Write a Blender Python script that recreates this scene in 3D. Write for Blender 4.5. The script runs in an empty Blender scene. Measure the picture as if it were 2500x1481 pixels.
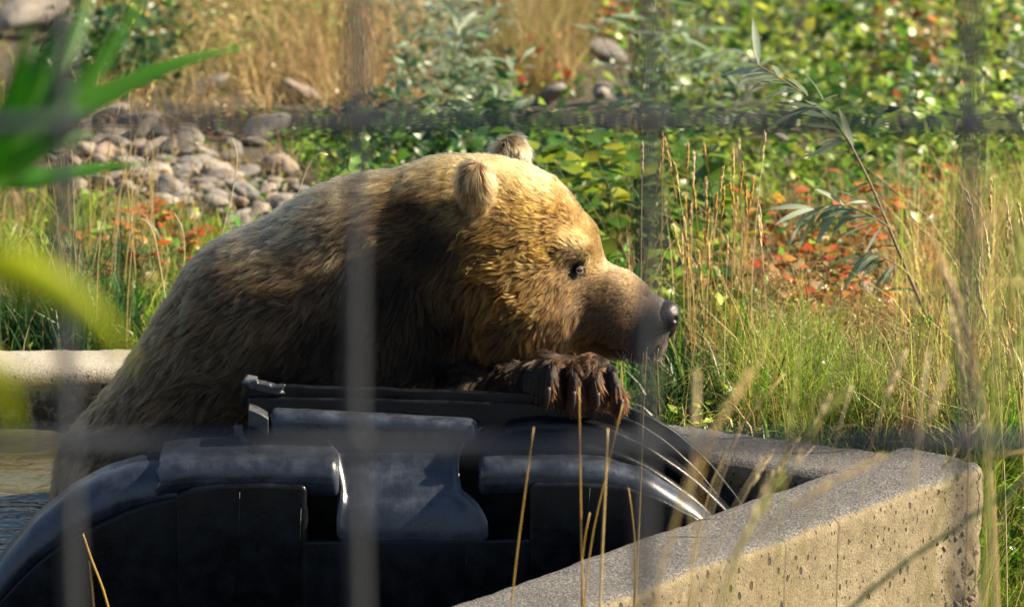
import bpy, math, random
import numpy as np
from mathutils import Vector, Matrix, kdtree

random.seed(7)
rng = np.random.default_rng(11)
S = bpy.context.scene
COL = S.collection

# ------------------------------------------------------------------ camera
PITCH = math.radians(13.4)
LENS, DIST = 190.0, 10.0
AIM = np.array([0.0, 0.0, 0.305])
FWD = np.array([0.0, math.cos(PITCH), -math.sin(PITCH)])
UP = np.array([0.0, math.sin(PITCH), math.cos(PITCH)])
CAM = AIM - FWD * DIST
cam_d = bpy.data.cameras.new('camera')
cam_d.lens = LENS
cam_d.sensor_width = 36.0
cam_d.clip_start = 0.05
cam_d.clip_end = 3000.0
cam_d.dof.use_dof = True
cam_d.dof.focus_distance = 9.9
cam_d.dof.aperture_fstop = 7.2
cam = bpy.data.objects.new('camera', cam_d)
COL.objects.link(cam)
cam.location = CAM
cam.rotation_euler = (math.pi / 2 - PITCH, 0, 0)
S.camera = cam

# ------------------------------------------------------------------ light
SUN_DIR = np.array([0.80, 0.10, 0.60]); SUN_DIR /= np.linalg.norm(SUN_DIR)
elev = math.asin(SUN_DIR[2])
azim = math.atan2(SUN_DIR[0], SUN_DIR[1])
w = bpy.data.worlds.new('World'); S.world = w; w.use_nodes = True
nt = w.node_tree
sky = nt.nodes.new('ShaderNodeTexSky')
sky.sky_type = 'NISHITA'; sky.sun_disc = False
sky.sun_elevation = elev; sky.sun_rotation = azim
nt.links.new(sky.outputs[0], nt.nodes['Background'].inputs[0])
nt.nodes['Background'].inputs[1].default_value = 0.05
sun_d = bpy.data.lights.new('sun', 'SUN')
sun_d.energy = 5.0; sun_d.angle = math.radians(0.5); sun_d.color = (1.0, 0.85, 0.62)
sun = bpy.data.objects.new('sun', sun_d); COL.objects.link(sun)
sun.location = (6, 1, 8)
sun.rotation_euler = Vector(-SUN_DIR).to_track_quat('-Z', 'Y').to_euler()
S.view_settings.view_transform = 'Standard'
S.view_settings.look = 'None'
S.view_settings.gamma = 1.0
S.view_settings.exposure = 1.5
S.cycles.max_bounces = 8
S.cycles.transparent_max_bounces = 6
S.cycles.use_denoising = True
S.cycles_curves.shape = 'RIBBONS'

# ------------------------------------------------------------------ pixel helpers (photo 2500 x 1481)
KPX = 36.0 / LENS / 2500.0
def ray(px, py):
    return FWD + np.array([(px - 1250) * KPX, 0, 0]) - UP * ((py - 740.5) * KPX)
def at_y(px, py, Y):
    d = ray(px, py); return CAM + d * ((Y - CAM[1]) / d[1])
def at_z(px, py, Z):
    d = ray(px, py); return CAM + d * ((Z - CAM[2]) / d[2])
MPX = KPX * DIST          # metres per photo pixel at the focus distance

# ------------------------------------------------------------------ generic builders
def prop(o, label=None, cat=None, group=None, kind=None):
    if label: o['label'] = label
    if cat: o['category'] = cat
    if group: o['group'] = group
    if kind: o['kind'] = kind
    return o
def link(name, data, mat=None, parent=None):
    o = bpy.data.objects.new(name, data); COL.objects.link(o)
    if mat is not None and len(data.materials) == 0: data.materials.append(mat)
    if parent is not None: o.parent = parent
    return o
def empty(name, loc=(0, 0, 0)):
    o = bpy.data.objects.new(name, None); COL.objects.link(o)
    o.location = loc; o.empty_display_size = 0.05
    return o
def mesh_np(name, verts, quads=None, tris=None, smooth=True):
    me = bpy.data.meshes.new(name)
    verts = np.asarray(verts, np.float32).reshape(-1, 3)
    parts, sizes = [], []
    if quads is not None and len(quads):
        q = np.asarray(quads, np.int32).reshape(-1, 4); parts.append(q.ravel()); sizes.append(np.full(len(q), 4, np.int32))
    if tris is not None and len(tris):
        t = np.asarray(tris, np.int32).reshape(-1, 3); parts.append(t.ravel()); sizes.append(np.full(len(t), 3, np.int32))
    loops = np.concatenate(parts); sz = np.concatenate(sizes)
    me.vertices.add(len(verts)); me.vertices.foreach_set('co', verts.ravel())
    me.loops.add(len(loops)); me.loops.foreach_set('vertex_index', loops)
    me.polygons.add(len(sz))
    st = np.concatenate([[0], np.cumsum(sz)[:-1]]).astype(np.int32)
    me.polygons.foreach_set('loop_start', st)
    me.polygons.foreach_set('loop_total', sz)
    if smooth: me.polygons.foreach_set('use_smooth', np.ones(len(sz), bool))
    me.update(calc_edges=True); me.validate()
    return me
def set_col(me, cols, name='col'):
    cols = np.asarray(cols, np.float32)
    a = me.attributes.new(name, 'FLOAT_COLOR', 'POINT')
    if cols.shape[1] == 3: cols = np.concatenate([cols, np.ones((len(cols), 1), np.float32)], 1)
    a.data.foreach_set('color', cols.ravel())
def tube_np(pts, radii, sides=6):
    pts = np.asarray(pts, float); n = len(pts)
    radii = np.broadcast_to(np.asarray(radii, float), (n,))
    t = np.gradient(pts, axis=0); t /= np.linalg.norm(t, axis=1, keepdims=True) + 1e-9
    ref = np.array([0.31, 0.22, 0.93]) if abs(t[:, 2]).mean() < .8 else np.array([0.93, 0.31, 0.1])
    a = np.cross(t, ref); a /= np.linalg.norm(a, axis=1, keepdims=True) + 1e-9
    b = np.cross(t, a)
    ang = np.arange(sides) * 2 * np.pi / sides
    v = pts[:, None] + radii[:, None, None] * (a[:, None] * np.cos(ang)[None, :, None] + b[:, None] * np.sin(ang)[None, :, None])
    v = v.reshape(-1, 3)
    q = []
    for i in range(n - 1):
        for j in range(sides):
            k = (j + 1) % sides
            q.append((i * sides + j, i * sides + k, (i + 1) * sides + k, (i + 1) * sides + j))
    v = np.concatenate([v, pts[:1], pts[-1:]])
    c0, c1 = n * sides, n * sides + 1
    tr = [(c0, (j + 1) % sides, j) for j in range(sides)] + [(c1, (n - 1) * sides + j, (n - 1) * sides + (j + 1) % sides) for j in range(sides)]
    return v, np.array(q), np.array(tr)
class MB:
    def __init__(s): s.v = []; s.q = []; s.t = []; s.c = []; s.n = 0
    def add(s, v, q=None, t=None, col=None):
        v = np.asarray(v, float).reshape(-1, 3)
        if q is not None and len(q): s.q.append(np.asarray(q).reshape(-1, 4) + s.n)
        if t is not None and len(t): s.t.append(np.asarray(t).reshape(-1, 3) + s.n)
        if col is not None: s.c.append(np.broadcast_to(np.asarray(col, float), (len(v), 3)))
        s.v.append(v); s.n += len(v)
    def mesh(s, name, smooth=True):
        me = mesh_np(name, np.concatenate(s.v), np.concatenate(s.q) if s.q else None, np.concatenate(s.t) if s.t else None, smooth)
        if s.c: set_col(me, np.concatenate(s.c))
        return me
def resample(poly, n, smooth=True):
    p = np.asarray(poly, float)
    d = np.concatenate([[0], np.cumsum(np.linalg.norm(np.diff(p, axis=0), axis=1))])
    t = np.linspace(0, d[-1], n)
    out = np.stack([np.interp(t, d, p[:, k]) for k in range(p.shape[1])], 1)
    if smooth and n > 6:
        for _ in range(max(2, n // 14)):
            out[1:-1] = out[1:-1] * .5 + (out[:-2] + out[2:]) * .25
    return out
def sstep(a, b, x):
    t = np.clip((x - a) / (b - a), 0, 1); return t * t * (3 - 2 * t)
def vnoise(p, seed=0):
    """cheap smooth value noise, p (N,3) -> -1..1"""
    p = np.asarray(p, float)
    i = np.floor(p).astype(np.int64); f = p - i; f = f * f * (3 - 2 * f)
    def h(ix, iy, iz):
        n = (ix * 374761393 + iy * 668265263 + iz * 2147483647 + seed * 974711) & 0xffffffff
        n = ((n ^ (n >> 13)) * 1274126177) & 0xffffffff
        n = (n ^ (n >> 16)) & 0xffff
        return n / 32767.5 - 1
    r = 0
    for dx in (0, 1):
        for dy in (0, 1):
            for dz in (0, 1):
                wgt = (f[:, 0] if dx else 1 - f[:, 0]) * (f[:, 1] if dy else 1 - f[:, 1]) * (f[:, 2] if dz else 1 - f[:, 2])
                r = r + wgt * h(i[:, 0] + dx, i[:, 1] + dy, i[:, 2] + dz)
    return r

# ------------------------------------------------------------------ materials
def new_mat(name):
    m = bpy.data.materials.new(name); m.use_nodes = True
    return m, m.node_tree, m.node_tree.nodes['Principled BSDF']
def N(nt, typ, **kw):
    n = nt.nodes.new(typ)
    for k, v in kw.items(): setattr(n, k, v)
    return n
def noise_tex(nt, scale, detail=4, rough=.55, coord=None, dist=0):
    n = N(nt, 'ShaderNodeTexNoise'); n.inputs['Scale'].default_value = scale
    n.inputs['Detail'].default_value = detail; n.inputs['Roughness'].default_value = rough
    n.inputs['Distortion'].default_value = dist
    if coord is None:
        g = N(nt, 'ShaderNodeNewGeometry'); coord = g.outputs['Position']
    nt.links.new(coord, n.inputs['Vector'])
    return n
def ramp(nt, fac, stops):
    r = N(nt, 'ShaderNodeValToRGB')
    e = r.color_ramp.elements
    while len(e) < len(stops): e.new(0.5)
    for k, (p, c) in enumerate(stops):
        e[k].position = p; e[k].color = (*c, 1) if len(c) == 3 else c
    nt.links.new(fac, r.inputs[0])
    return r
def mixc(nt, fac, a, b, mode='MIX'):
    m = N(nt, 'ShaderNodeMix', data_type='RGBA', blend_type=mode)
    for sock, v in ((0, fac), (6, a), (7, b)):
        if isinstance(v, (int, float)): m.inputs[sock].default_value = v
        elif isinstance(v, tuple): m.inputs[sock].default_value = (*v, 1)
        else: nt.links.new(v, m.inputs[sock])
    return m.outputs[2]
def bump(nt, height, strength, dist, normal=None):
    b = N(nt, 'ShaderNodeBump'); b.inputs['Strength'].default_value = strength; b.inputs['Distance'].default_value = dist
    nt.links.new(height, b.inputs['Height'])
    if normal is not None: nt.links.new(normal, b.inputs['Normal'])
    return b.outputs['Normal']
def leaf_mat(name, base=None, transl=.45, rough=.45, jitter=.25, attr=True):
    """thin vegetation: diffuse + translucency; colour from the 'col' attribute or base, varied per object"""
    m, nt, bs = new_mat(name)
    if attr:
        a = N(nt, 'ShaderNodeAttribute', attribute_name='col'); c = a.outputs['Color']
    else:
        oi = N(nt, 'ShaderNodeObjectInfo')
        c = ramp(nt, oi.outputs['Random'], base).outputs[0]
    nz = noise_tex(nt, 60, 3)
    hs = N(nt, 'ShaderNodeHueSaturation'); nt.links.new(c, hs.inputs['Color'])
    mr = N(nt, 'ShaderNodeMapRange'); mr.inputs[3].default_value = 1 - jitter; mr.inputs[4].default_value = 1 + jitter
    nt.links.new(nz.outputs[0], mr.inputs[0]); nt.links.new(mr.outputs[0], hs.inputs['Value'])
    nt.links.new(hs.outputs[0], bs.inputs['Base Color'])
    bs.inputs['Roughness'].default_value = rough
    tl = N(nt, 'ShaderNodeBsdfTranslucent'); nt.links.new(hs.outputs[0], tl.inputs[0])
    mx = N(nt, 'ShaderNodeMixShader'); mx.inputs[0].default_value = transl
    nt.links.new(bs.outputs[0], mx.inputs[1]); nt.links.new(tl.outputs[0], mx.inputs[2])
    nt.links.new(mx.outputs[0], nt.nodes['Material Output'].inputs[0])
    return m

def mat_concrete():
    m, nt, bs = new_mat('weathered_concrete')
    g = N(nt, 'ShaderNodeNewGeometry')
    sep = N(nt, 'ShaderNodeSeparateXYZ'); nt.links.new(g.outputs['Normal'], sep.inputs[0])
    sp = N(nt, 'ShaderNodeSeparateXYZ'); nt.links.new(g.outputs['Position'], sp.inputs[0])
    # vertical water streaks: stretched noise
    mp = N(nt, 'ShaderNodeMapping'); mp.inputs['Scale'].default_value = (1, 1, .12)
    nt.links.new(g.outputs['Position'], mp.inputs[0])
    streak = noise_tex(nt, 22, 4, .6, mp.outputs[0])
    big = noise_tex(nt, 5, 5, .6)
    fine = noise_tex(nt, 220, 4, .7)
    grit = noise_tex(nt, 700, 2, .6)
    face = ramp(nt, streak.outputs[0], [(.30, (.20, .16, .095)), (.52, (.33, .275, .175)), (.72, (.45, .40, .29))]).outputs[0]
    face = mixc(nt, big.outputs[0], face, (.24, .185, .095))
    midn = noise_tex(nt, 46, 5, .7)
    face = mixc(nt, ramp(nt, midn.outputs[0], [(.42, (0, 0, 0)), (.62, (1, 1, 1))]).outputs[0], mixc(nt, .55, face, (.13, .105, .06)), face)
    face = mixc(nt, ramp(nt, fine.outputs[0], [(.40, (0, 0, 0)), (.58, (1, 1, 1))]).outputs[0], mixc(nt, .6, face, (.11, .09, .055)), face)
    # weathered, lichen-dark top
    top = ramp(nt, fine.outputs[0], [(.36, (.030, .030, .033)), (.5, (.075, .074, .077)), (.64, (.22, .205, .185))]).outputs[0]
    pa = N(nt, 'ShaderNodeAttribute', attribute_name='pale')
    top = mixc(nt, pa.outputs['Fac'], top, ramp(nt, fine.outputs[0], [(.35, (.22, .195, .155)), (.62, (.42, .385, .32))]).outputs[0])
    tz = N(nt, 'ShaderNodeMath', operation='MULTIPLY_ADD'); tz.inputs[1].default_value = .35; nt.links.new(big.outputs[0], tz.inputs[0])
    nt.links.new(sep.outputs[2], tz.inputs[2])
    tf = ramp(nt, tz.outputs[0], [(.62, (0, 0, 0)), (.98, (1, 1, 1))]).outputs[0]
    c = mixc(nt, tf, face, top)
    # algae and tide marks just over the water, on every face
    wet = N(nt, 'ShaderNodeMapRange'); wet.inputs[1].default_value = -.035; wet.inputs[2].default_value = -.075
    nt.links.new(sp.outputs[2], wet.inputs[0])
    wn = noise_tex(nt, 38, 4, .7)
    wm = N(nt, 'ShaderNodeMath', operation='MULTIPLY'); nt.links.new(wet.outputs[0], wm.inputs[0])
    nt.links.new(ramp(nt, wn.outputs[0], [(.40, (0, 0, 0)), (.52, (1, 1, 1))]).outputs[0], wm.inputs[1])
    inn = N(nt, 'ShaderNodeAttribute', attribute_name='inner')
    wm2 = N(nt, 'ShaderNodeMath', operation='MULTIPLY'); nt.links.new(wm.outputs[0], wm2.inputs[0]); nt.links.new(inn.outputs['Fac'], wm2.inputs[1])
    c = mixc(nt, wm2.outputs[0], c, (.03, .026, .016))
    # bug holes
    mp2 = N(nt, 'ShaderNodeMapping'); mp2.inputs['Scale'].default_value = (1, 1, .62)
    nt.links.new(g.outputs['Position'], mp2.inputs[0])
    vor = N(nt, 'ShaderNodeTexVoronoi'); vor.inputs['Scale'].default_value = 52; vor.inputs['Randomness'].default_value = 1
    nt.links.new(mp2.outputs[0], vor.inputs['Vector'])
    thr = N(nt, 'ShaderNodeMath', operation='MULTIPLY_ADD'); thr.inputs[1].default_value = .62; thr.inputs[2].default_value = -.12
    nt.links.new(big.outputs[0], thr.inputs[0])
    sepc = N(nt, 'ShaderNodeSeparateColor'); nt.links.new(vor.outputs['Color'], sepc.inputs[0])
    t2 = N(nt, 'ShaderNodeMath', operation='MULTIPLY'); nt.links.new(thr.outputs[0], t2.inputs[0]); nt.links.new(sepc.outputs[0], t2.inputs[1])
    pit = N(nt, 'ShaderNodeMath', operation='SUBTRACT'); nt.links.new(vor.outputs['Distance'], pit.inputs[0]); nt.links.new(t2.outputs[0], pit.inputs[1])
    pr = N(nt, 'ShaderNodeMapRange'); pr.inputs[1].default_value = .02; pr.inputs[2].default_value = .11
    nt.links.new(pit.outputs[0], pr.inputs[0])
    itf = N(nt, 'ShaderNodeMath', operation='MAXIMUM'); nt.links.new(pr.outputs[0], itf.inputs[0]); nt.links.new(tf, itf.inputs[1])
    vor2 = N(nt, 'ShaderNodeTexVoronoi'); vor2.inputs['Scale'].default_value = 115; nt.links.new(mp2.outputs[0], vor2.inputs['Vector'])
    sc2 = N(nt, 'ShaderNodeSeparateColor'); nt.links.new(vor2.outputs['Color'], sc2.inputs[0])
    t3 = N(nt, 'ShaderNodeMath', operation='MULTIPLY_ADD'); t3.inputs[1].default_value = .62; t3.inputs[2].default_value = -.34; nt.links.new(sc2.outputs[1], t3.inputs[0])
    p3 = N(nt, 'ShaderNodeMath', operation='SUBTRACT'); nt.links.new(vor2.outputs['Distance'], p3.inputs[0]); nt.links.new(t3.outputs[0], p3.inputs[1])
    pr3 = N(nt, 'ShaderNodeMapRange'); pr3.inputs[1].default_value = .0; pr3.inputs[2].default_value = .08; nt.links.new(p3.outputs[0], pr3.inputs[0])
    mn = N(nt, 'ShaderNodeMath', operation='MINIMUM'); nt.links.new(itf.outputs[0], mn.inputs[0])
    mx3 = N(nt, 'ShaderNodeMath', operation='MAXIMUM'); nt.links.new(pr3.outputs[0], mx3.inputs[0]); nt.links.new(tf, mx3.inputs[1]); nt.links.new(mx3.outputs[0], mn.inputs[1])
    itf = mn
    c = mixc(nt, itf.outputs[0], (.045, .034, .02), c)
    nt.links.new(c, bs.inputs['Base Color'])
    bs.inputs['Roughness'].default_value = .85
    n1 = bump(nt, itf.outputs[0], .9, .004)
    n2 = bump(nt, fine.outputs[0], .8, .0035, n1)
    n3 = bump(nt, grit.outputs[0], .35, .001, n2)
    nt.links.new(n3, bs.inputs['Normal'])
    return m
def mat_plastic(name='black_plastic', base=(.0035, .0038, .005), r0=.24, r1=.46, spec=.28):
    m, nt, bs = new_mat(name)
    n = noise_tex(nt, 26, 5, .65); f = noise_tex(nt, 420, 3, .6); sc_ = noise_tex(nt, 9, 4, .6)
    mp = N(nt, 'ShaderNodeMapping'); mp.inputs['Scale'].default_value = (1, 3, 1); mp.inputs['Rotation'].default_value = (0, .6, 0)
    g = N(nt, 'ShaderNodeNewGeometry'); nt.links.new(g.outputs['Position'], mp.inputs[0])
    scr = N(nt, 'ShaderNodeTexNoise'); scr.inputs['Scale'].default_value = 120; scr.inputs['Detail'].default_value = 3
    mp2 = N(nt, 'ShaderNodeMapping'); mp2.inputs['Scale'].default_value = (1, .1, .12); mp2.inputs['Rotation'].default_value = (0, .5, .2)
    nt.links.new(g.outputs['Position'], mp2.inputs[0]); nt.links.new(mp2.outputs[0], scr.inputs['Vector'])
    dust = ramp(nt, n.outputs[0], [(.42, base), (.75, tuple(b * 2.6 for b in base))]).outputs[0]
    specks = ramp(nt, f.outputs[0], [(.70, (0, 0, 0)), (.78, (1, 1, 1))]).outputs[0]
    c = mixc(nt, specks, dust, (.16, .16, .16))
    nt.links.new(c, bs.inputs['Base Color'])
    r = N(nt, 'ShaderNodeMapRange'); r.inputs[1].default_value = .35; r.inputs[2].default_value = .68; r.inputs[3].default_value = r0; r.inputs[4].default_value = r1
    nt.links.new(n.outputs[0], r.inputs[0]); nt.links.new(r.outputs[0], bs.inputs['Roughness'])
    b1 = bump(nt, f.outputs[0], .35, .0012); b2 = bump(nt, sc_.outputs[0], .3, .006, b1); b3 = bump(nt, scr.outputs[0], .25, .001, b2)
    bs.inputs['Specular IOR Level'].default_value = spec
    nt.links.new(b3, bs.inputs['Normal'])
    return m
def mat_stone():
    m, nt, bs = new_mat('river_stone')
    oi = N(nt, 'ShaderNodeObjectInfo')
    tc = N(nt, 'ShaderNodeTexCoord')
    base = ramp(nt, oi.outputs['Random'], [(0, (.13, .125, .125)), (.3, (.30, .265, .22)), (.55, (.19, .185, .19)), (.75, (.36, .32, .265)), (1, (.25, .17, .12))]).outputs[0]
    n = noise_tex(nt, 3.5, 6, .65, tc.outputs['Object'])
    c = mixc(nt, ramp(nt, n.outputs[0], [(.35, (.45, .45, .45)), (.65, (1, 1, 1))]).outputs[0], (.10, .09, .08), base)
    nt.links.new(c, bs.inputs['Base Color']); bs.inputs['Roughness'].default_value = .8
    nt.links.new(bump(nt, n.outputs[0], .5, .02), bs.inputs['Normal'])
    return m
def mat_ground():
    m, nt, bs = new_mat('earth')
    a = noise_tex(nt, 1.3, 6, .6); b = noise_tex(nt, 30, 5, .7); d = noise_tex(nt, 160, 3, .7)
    c = ramp(nt, a.outputs[0], [(.3, (.045, .04, .018)), (.5, (.075, .06, .033)), (.7, (.11, .088, .055))]).outputs[0]
    c = mixc(nt, ramp(nt, b.outputs[0], [(.4, (0, 0, 0)), (.65, (1, 1, 1))]).outputs[0], c, (.16, .135, .09))
    nt.links.new(c, bs.inputs['Base Color']); bs.inputs['Roughness'].default_value = .95
    nt.links.new(bump(nt, d.outputs[0], .8, .02, bump(nt, b.outputs[0], .8, .04)), bs.inputs['Normal'])
    return m
def mat_water():
    m, nt, bs = new_mat('murky_water')
    g = N(nt, 'ShaderNodeNewGeometry')
    mp = N(nt, 'ShaderNodeMapping'); mp.inputs['Scale'].default_value = (1, 1.6, 1); nt.links.new(g.outputs['Position'], mp.inputs[0])
    a = noise_tex(nt, 9, 3, .5, mp.outputs[0], .6); b = noise_tex(nt, 34, 2, .5, mp.outputs[0], .3)
    bs.inputs['Base Color'].default_value = (.07, .066, .034, 1)
    bs.inputs['Roughness'].default_value = .06; bs.inputs['IOR'].default_value = 1.33
    nt.links.new(bump(nt, b.outputs[0], .12, .01, bump(nt, a.outputs[0], .4, .03)), bs.inputs['Normal'])
    return m
def mat_simple(name, col, rough=.5, metal=0, coat=0):
    m, nt, bs = new_mat(name)
    n = noise_tex(nt, 90, 4, .6)
    c = mixc(nt, n.outputs[0], tuple(x * .7 for x in col), tuple(min(1, x * 1.3) for x in col))
    nt.links.new(c, bs.inputs['Base Color']); bs.inputs['Roughness'].default_value = rough
    bs.inputs['Metallic'].default_value = metal; bs.inputs['Coat Weight'].default_value = coat
    nt.links.new(bump(nt, n.outputs[0], .15, .002), bs.inputs['Normal'])
    return m
M_CON = mat_concrete()
M_PLA = mat_plastic()
M_PLE = mat_plastic('torn_black_plastic', (.03, .033, .04), .35, .6, .5)
M_PLG = mat_plastic('sky_tinted_black_plastic', (.018, .023, .034), .24, .46, .7)  # sky sheen on ledges and beads put into a lighter, bluer base
M_STONE = mat_stone()
M_AGG = mat_simple('broken_concrete', (.20, .165, .11), .9)
M_GROUND = mat_ground()
M_WATER = mat_water()
M_WIRE = mat_simple('dull_galvanised_steel', (.040, .045, .056), .6, 0)
M_GRASS = leaf_mat('grass_blades', transl=.45, rough=.35)
M_LEAF = leaf_mat('ground_leaves', transl=.45, rough=.36)
M_STRAW = leaf_mat('dry_straw', transl=.3, rough=.6, jitter=.3)
M_BROAD = leaf_mat('broad_leaves', [(0, (.05, .13, .015)), (.45, (.08, .18, .02)), (.72, (.16, .25, .02)), (1, (.34, .34, .03))], .5, .35, .2, attr=False)
M_RED = leaf_mat('autumn_leaves', [(0, (.16, .20, .03)), (.35, (.35, .12, .03)), (.6, (.42, .07, .03)), (.8, (.5, .16, .03)), (1, (.45, .30, .05))], .45, .45, .2, attr=False)
M_WILLOW = leaf_mat('willow_leaves', [(0, (.13, .22, .10)), (.5, (.26, .34, .22)), (1, (.46, .52, .40))], .35, .28, .15, attr=False)
M_REED = leaf_mat('reed_leaves', [(0, (.06, .24, .02)), (1, (.11, .32, .03))], .6, .35, .12, attr=False)
M_REEDY = leaf_mat('yellow_reed_leaves', [(0, (.42, .50, .006)), (1, (.48, .52, .008))], .55, .4, .12, attr=False)
M_STEM = mat_simple('green_stem', (.10, .13, .035), .6)
M_BARK = mat_simple('dry_twig', (.16, .12, .075), .7)

# ------------------------------------------------------------------ layout of the trough
C0 = at_z(2396, 1132, 0)[:2]                           # outer corner of the trough
u_back = np.array([-0.871, 0.491])                     # along the back wall, away from the corner
u_front = np.array([-0.626, -0.780])                   # along the front wall, towards the viewer
TH = 0.205
BEND = C0 + u_back * ((0.90 - C0[1]) / u_back[1])
LEFT_X = -3.0
FRONT_END = C0 + u_front * 3.0
def in_poly(x, y, poly):
    x = np.asarray(x); y = np.asarray(y); ins = np.zeros(x.shape, bool)
    n = len(poly)
    for i in range(n):
        x1, y1 = poly[i]; x2, y2 = poly[(i + 1) % n]
        c = ((y1 > y) != (y2 > y)) & (x < (x2 - x1) * (y - y1) / (y2 - y1 + 1e-12) + x1)
        ins ^= c
    return ins
nb = np.array([-0.491, -0.871])        # inward normal of the back wall
nf = np.array([-0.780, 0.626])         # inward normal of the front wall
IN0 = C0 + (nb + nf) * TH
INB = np.array([BEND[0] + .03, BEND[1] - .15])
inner_poly = [tuple(IN0), tuple(INB), (LEFT_X, INB[1]), (LEFT_X, FRONT_END[1] + TH), tuple(FRONT_END + nf * TH)]
mid_poly = [tuple(C0 + (nb + nf) * TH * .5), (BEND[0], BEND[1] - .07), (LEFT_X - .1, BEND[1] - .07), (LEFT_X - .1, FRONT_END[1] + .08), tuple(FRONT_END + nf * TH * .5)]
outer_poly = [tuple(C0), tuple(BEND), (LEFT_X - .2, BEND[1]), (LEFT_X - .2, FRONT_END[1]), tuple(FRONT_END)]
WATER_Z = -0.12

def gz(x, y):
    x = np.asarray(x, float); y = np.asarray(y, float)
    s_ = (x - C0[0]) * .780 + (y - C0[1]) * -.626          # distance out from the front wall's face
    z = -.07 - .42 * sstep(-.16, .02, s_) - .07 * np.clip(y - .6, 0, 60)
    p = np.stack([x.ravel() * 1.7, y.ravel() * 1.7, np.zeros(x.size)], 1)
    z = z + (.03 * vnoise(p, 3)).reshape(x.shape) * np.clip(np.abs(y) * .8, 0, 1)
    # low mound of stones behind the bear's back
    c = at_z(470, 430, -.28)
    z = z + .05 * np.exp(-((x - c[0]) / .5) ** 2 - ((y - c[1]) / .6) ** 2)
    return z
def on_ground(px, py):
    px = np.asarray(px, float); py = np.asarray(py, float)
    d = FWD[None] + np.stack([(px - 1250) * KPX, 0 * px, 0 * px], 1) - UP[None] * ((py - 740.5) * KPX)[:, None]
    t = np.full(len(px), 11.0)
    t0 = np.full(len(px), 7.0); t1 = np.full(len(px), 45.0)
    for _ in range(30):
        t = (t0 + t1) / 2
        p = CAM + d * t[:, None]
        up_ = p[:, 2] > gz(p[:, 0], p[:, 1])
        t0 = np.where(up_, t, t0); t1 = np.where(up_, t1, t)
    p = CAM + d * t[:, None]; p[:, 2] = gz(p[:, 0], p[:, 1])
    return p

# ------------------------------------------------------------------ ground, trough, water
def axis(dense0, dense1, step, far):
    a = np.arange(dense0, dense1 + 1e-6, step)
    g = np.geomspace(step, far, 40)
    return np.concatenate([dense0 - g[::-1], a, dense1 + g])
gx, gy = axis(-3.6, 3.6, .05, 700), axis(-3.4, 6.0, .05, 700)
X, Y = np.meshgrid(gx, gy, indexing='ij')
Z = gz(X, Y)
Z = np.where(in_poly(X, Y, mid_poly), -.85, Z)
nx, ny = X.shape
idx = np.arange(nx * ny).reshape(nx, ny)
q = np.stack([idx[:-1, :-1], idx[1:, :-1], idx[1:, 1:], idx[:-1, 1:]], -1).reshape(-1, 4)
ground = link('ground', mesh_np('ground', np.stack([X, Y, Z], -1).reshape(-1, 3), q), M_GROUND)
prop(ground, 'bare earth under the meadow plants and stones', 'ground', kind='structure')

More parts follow.
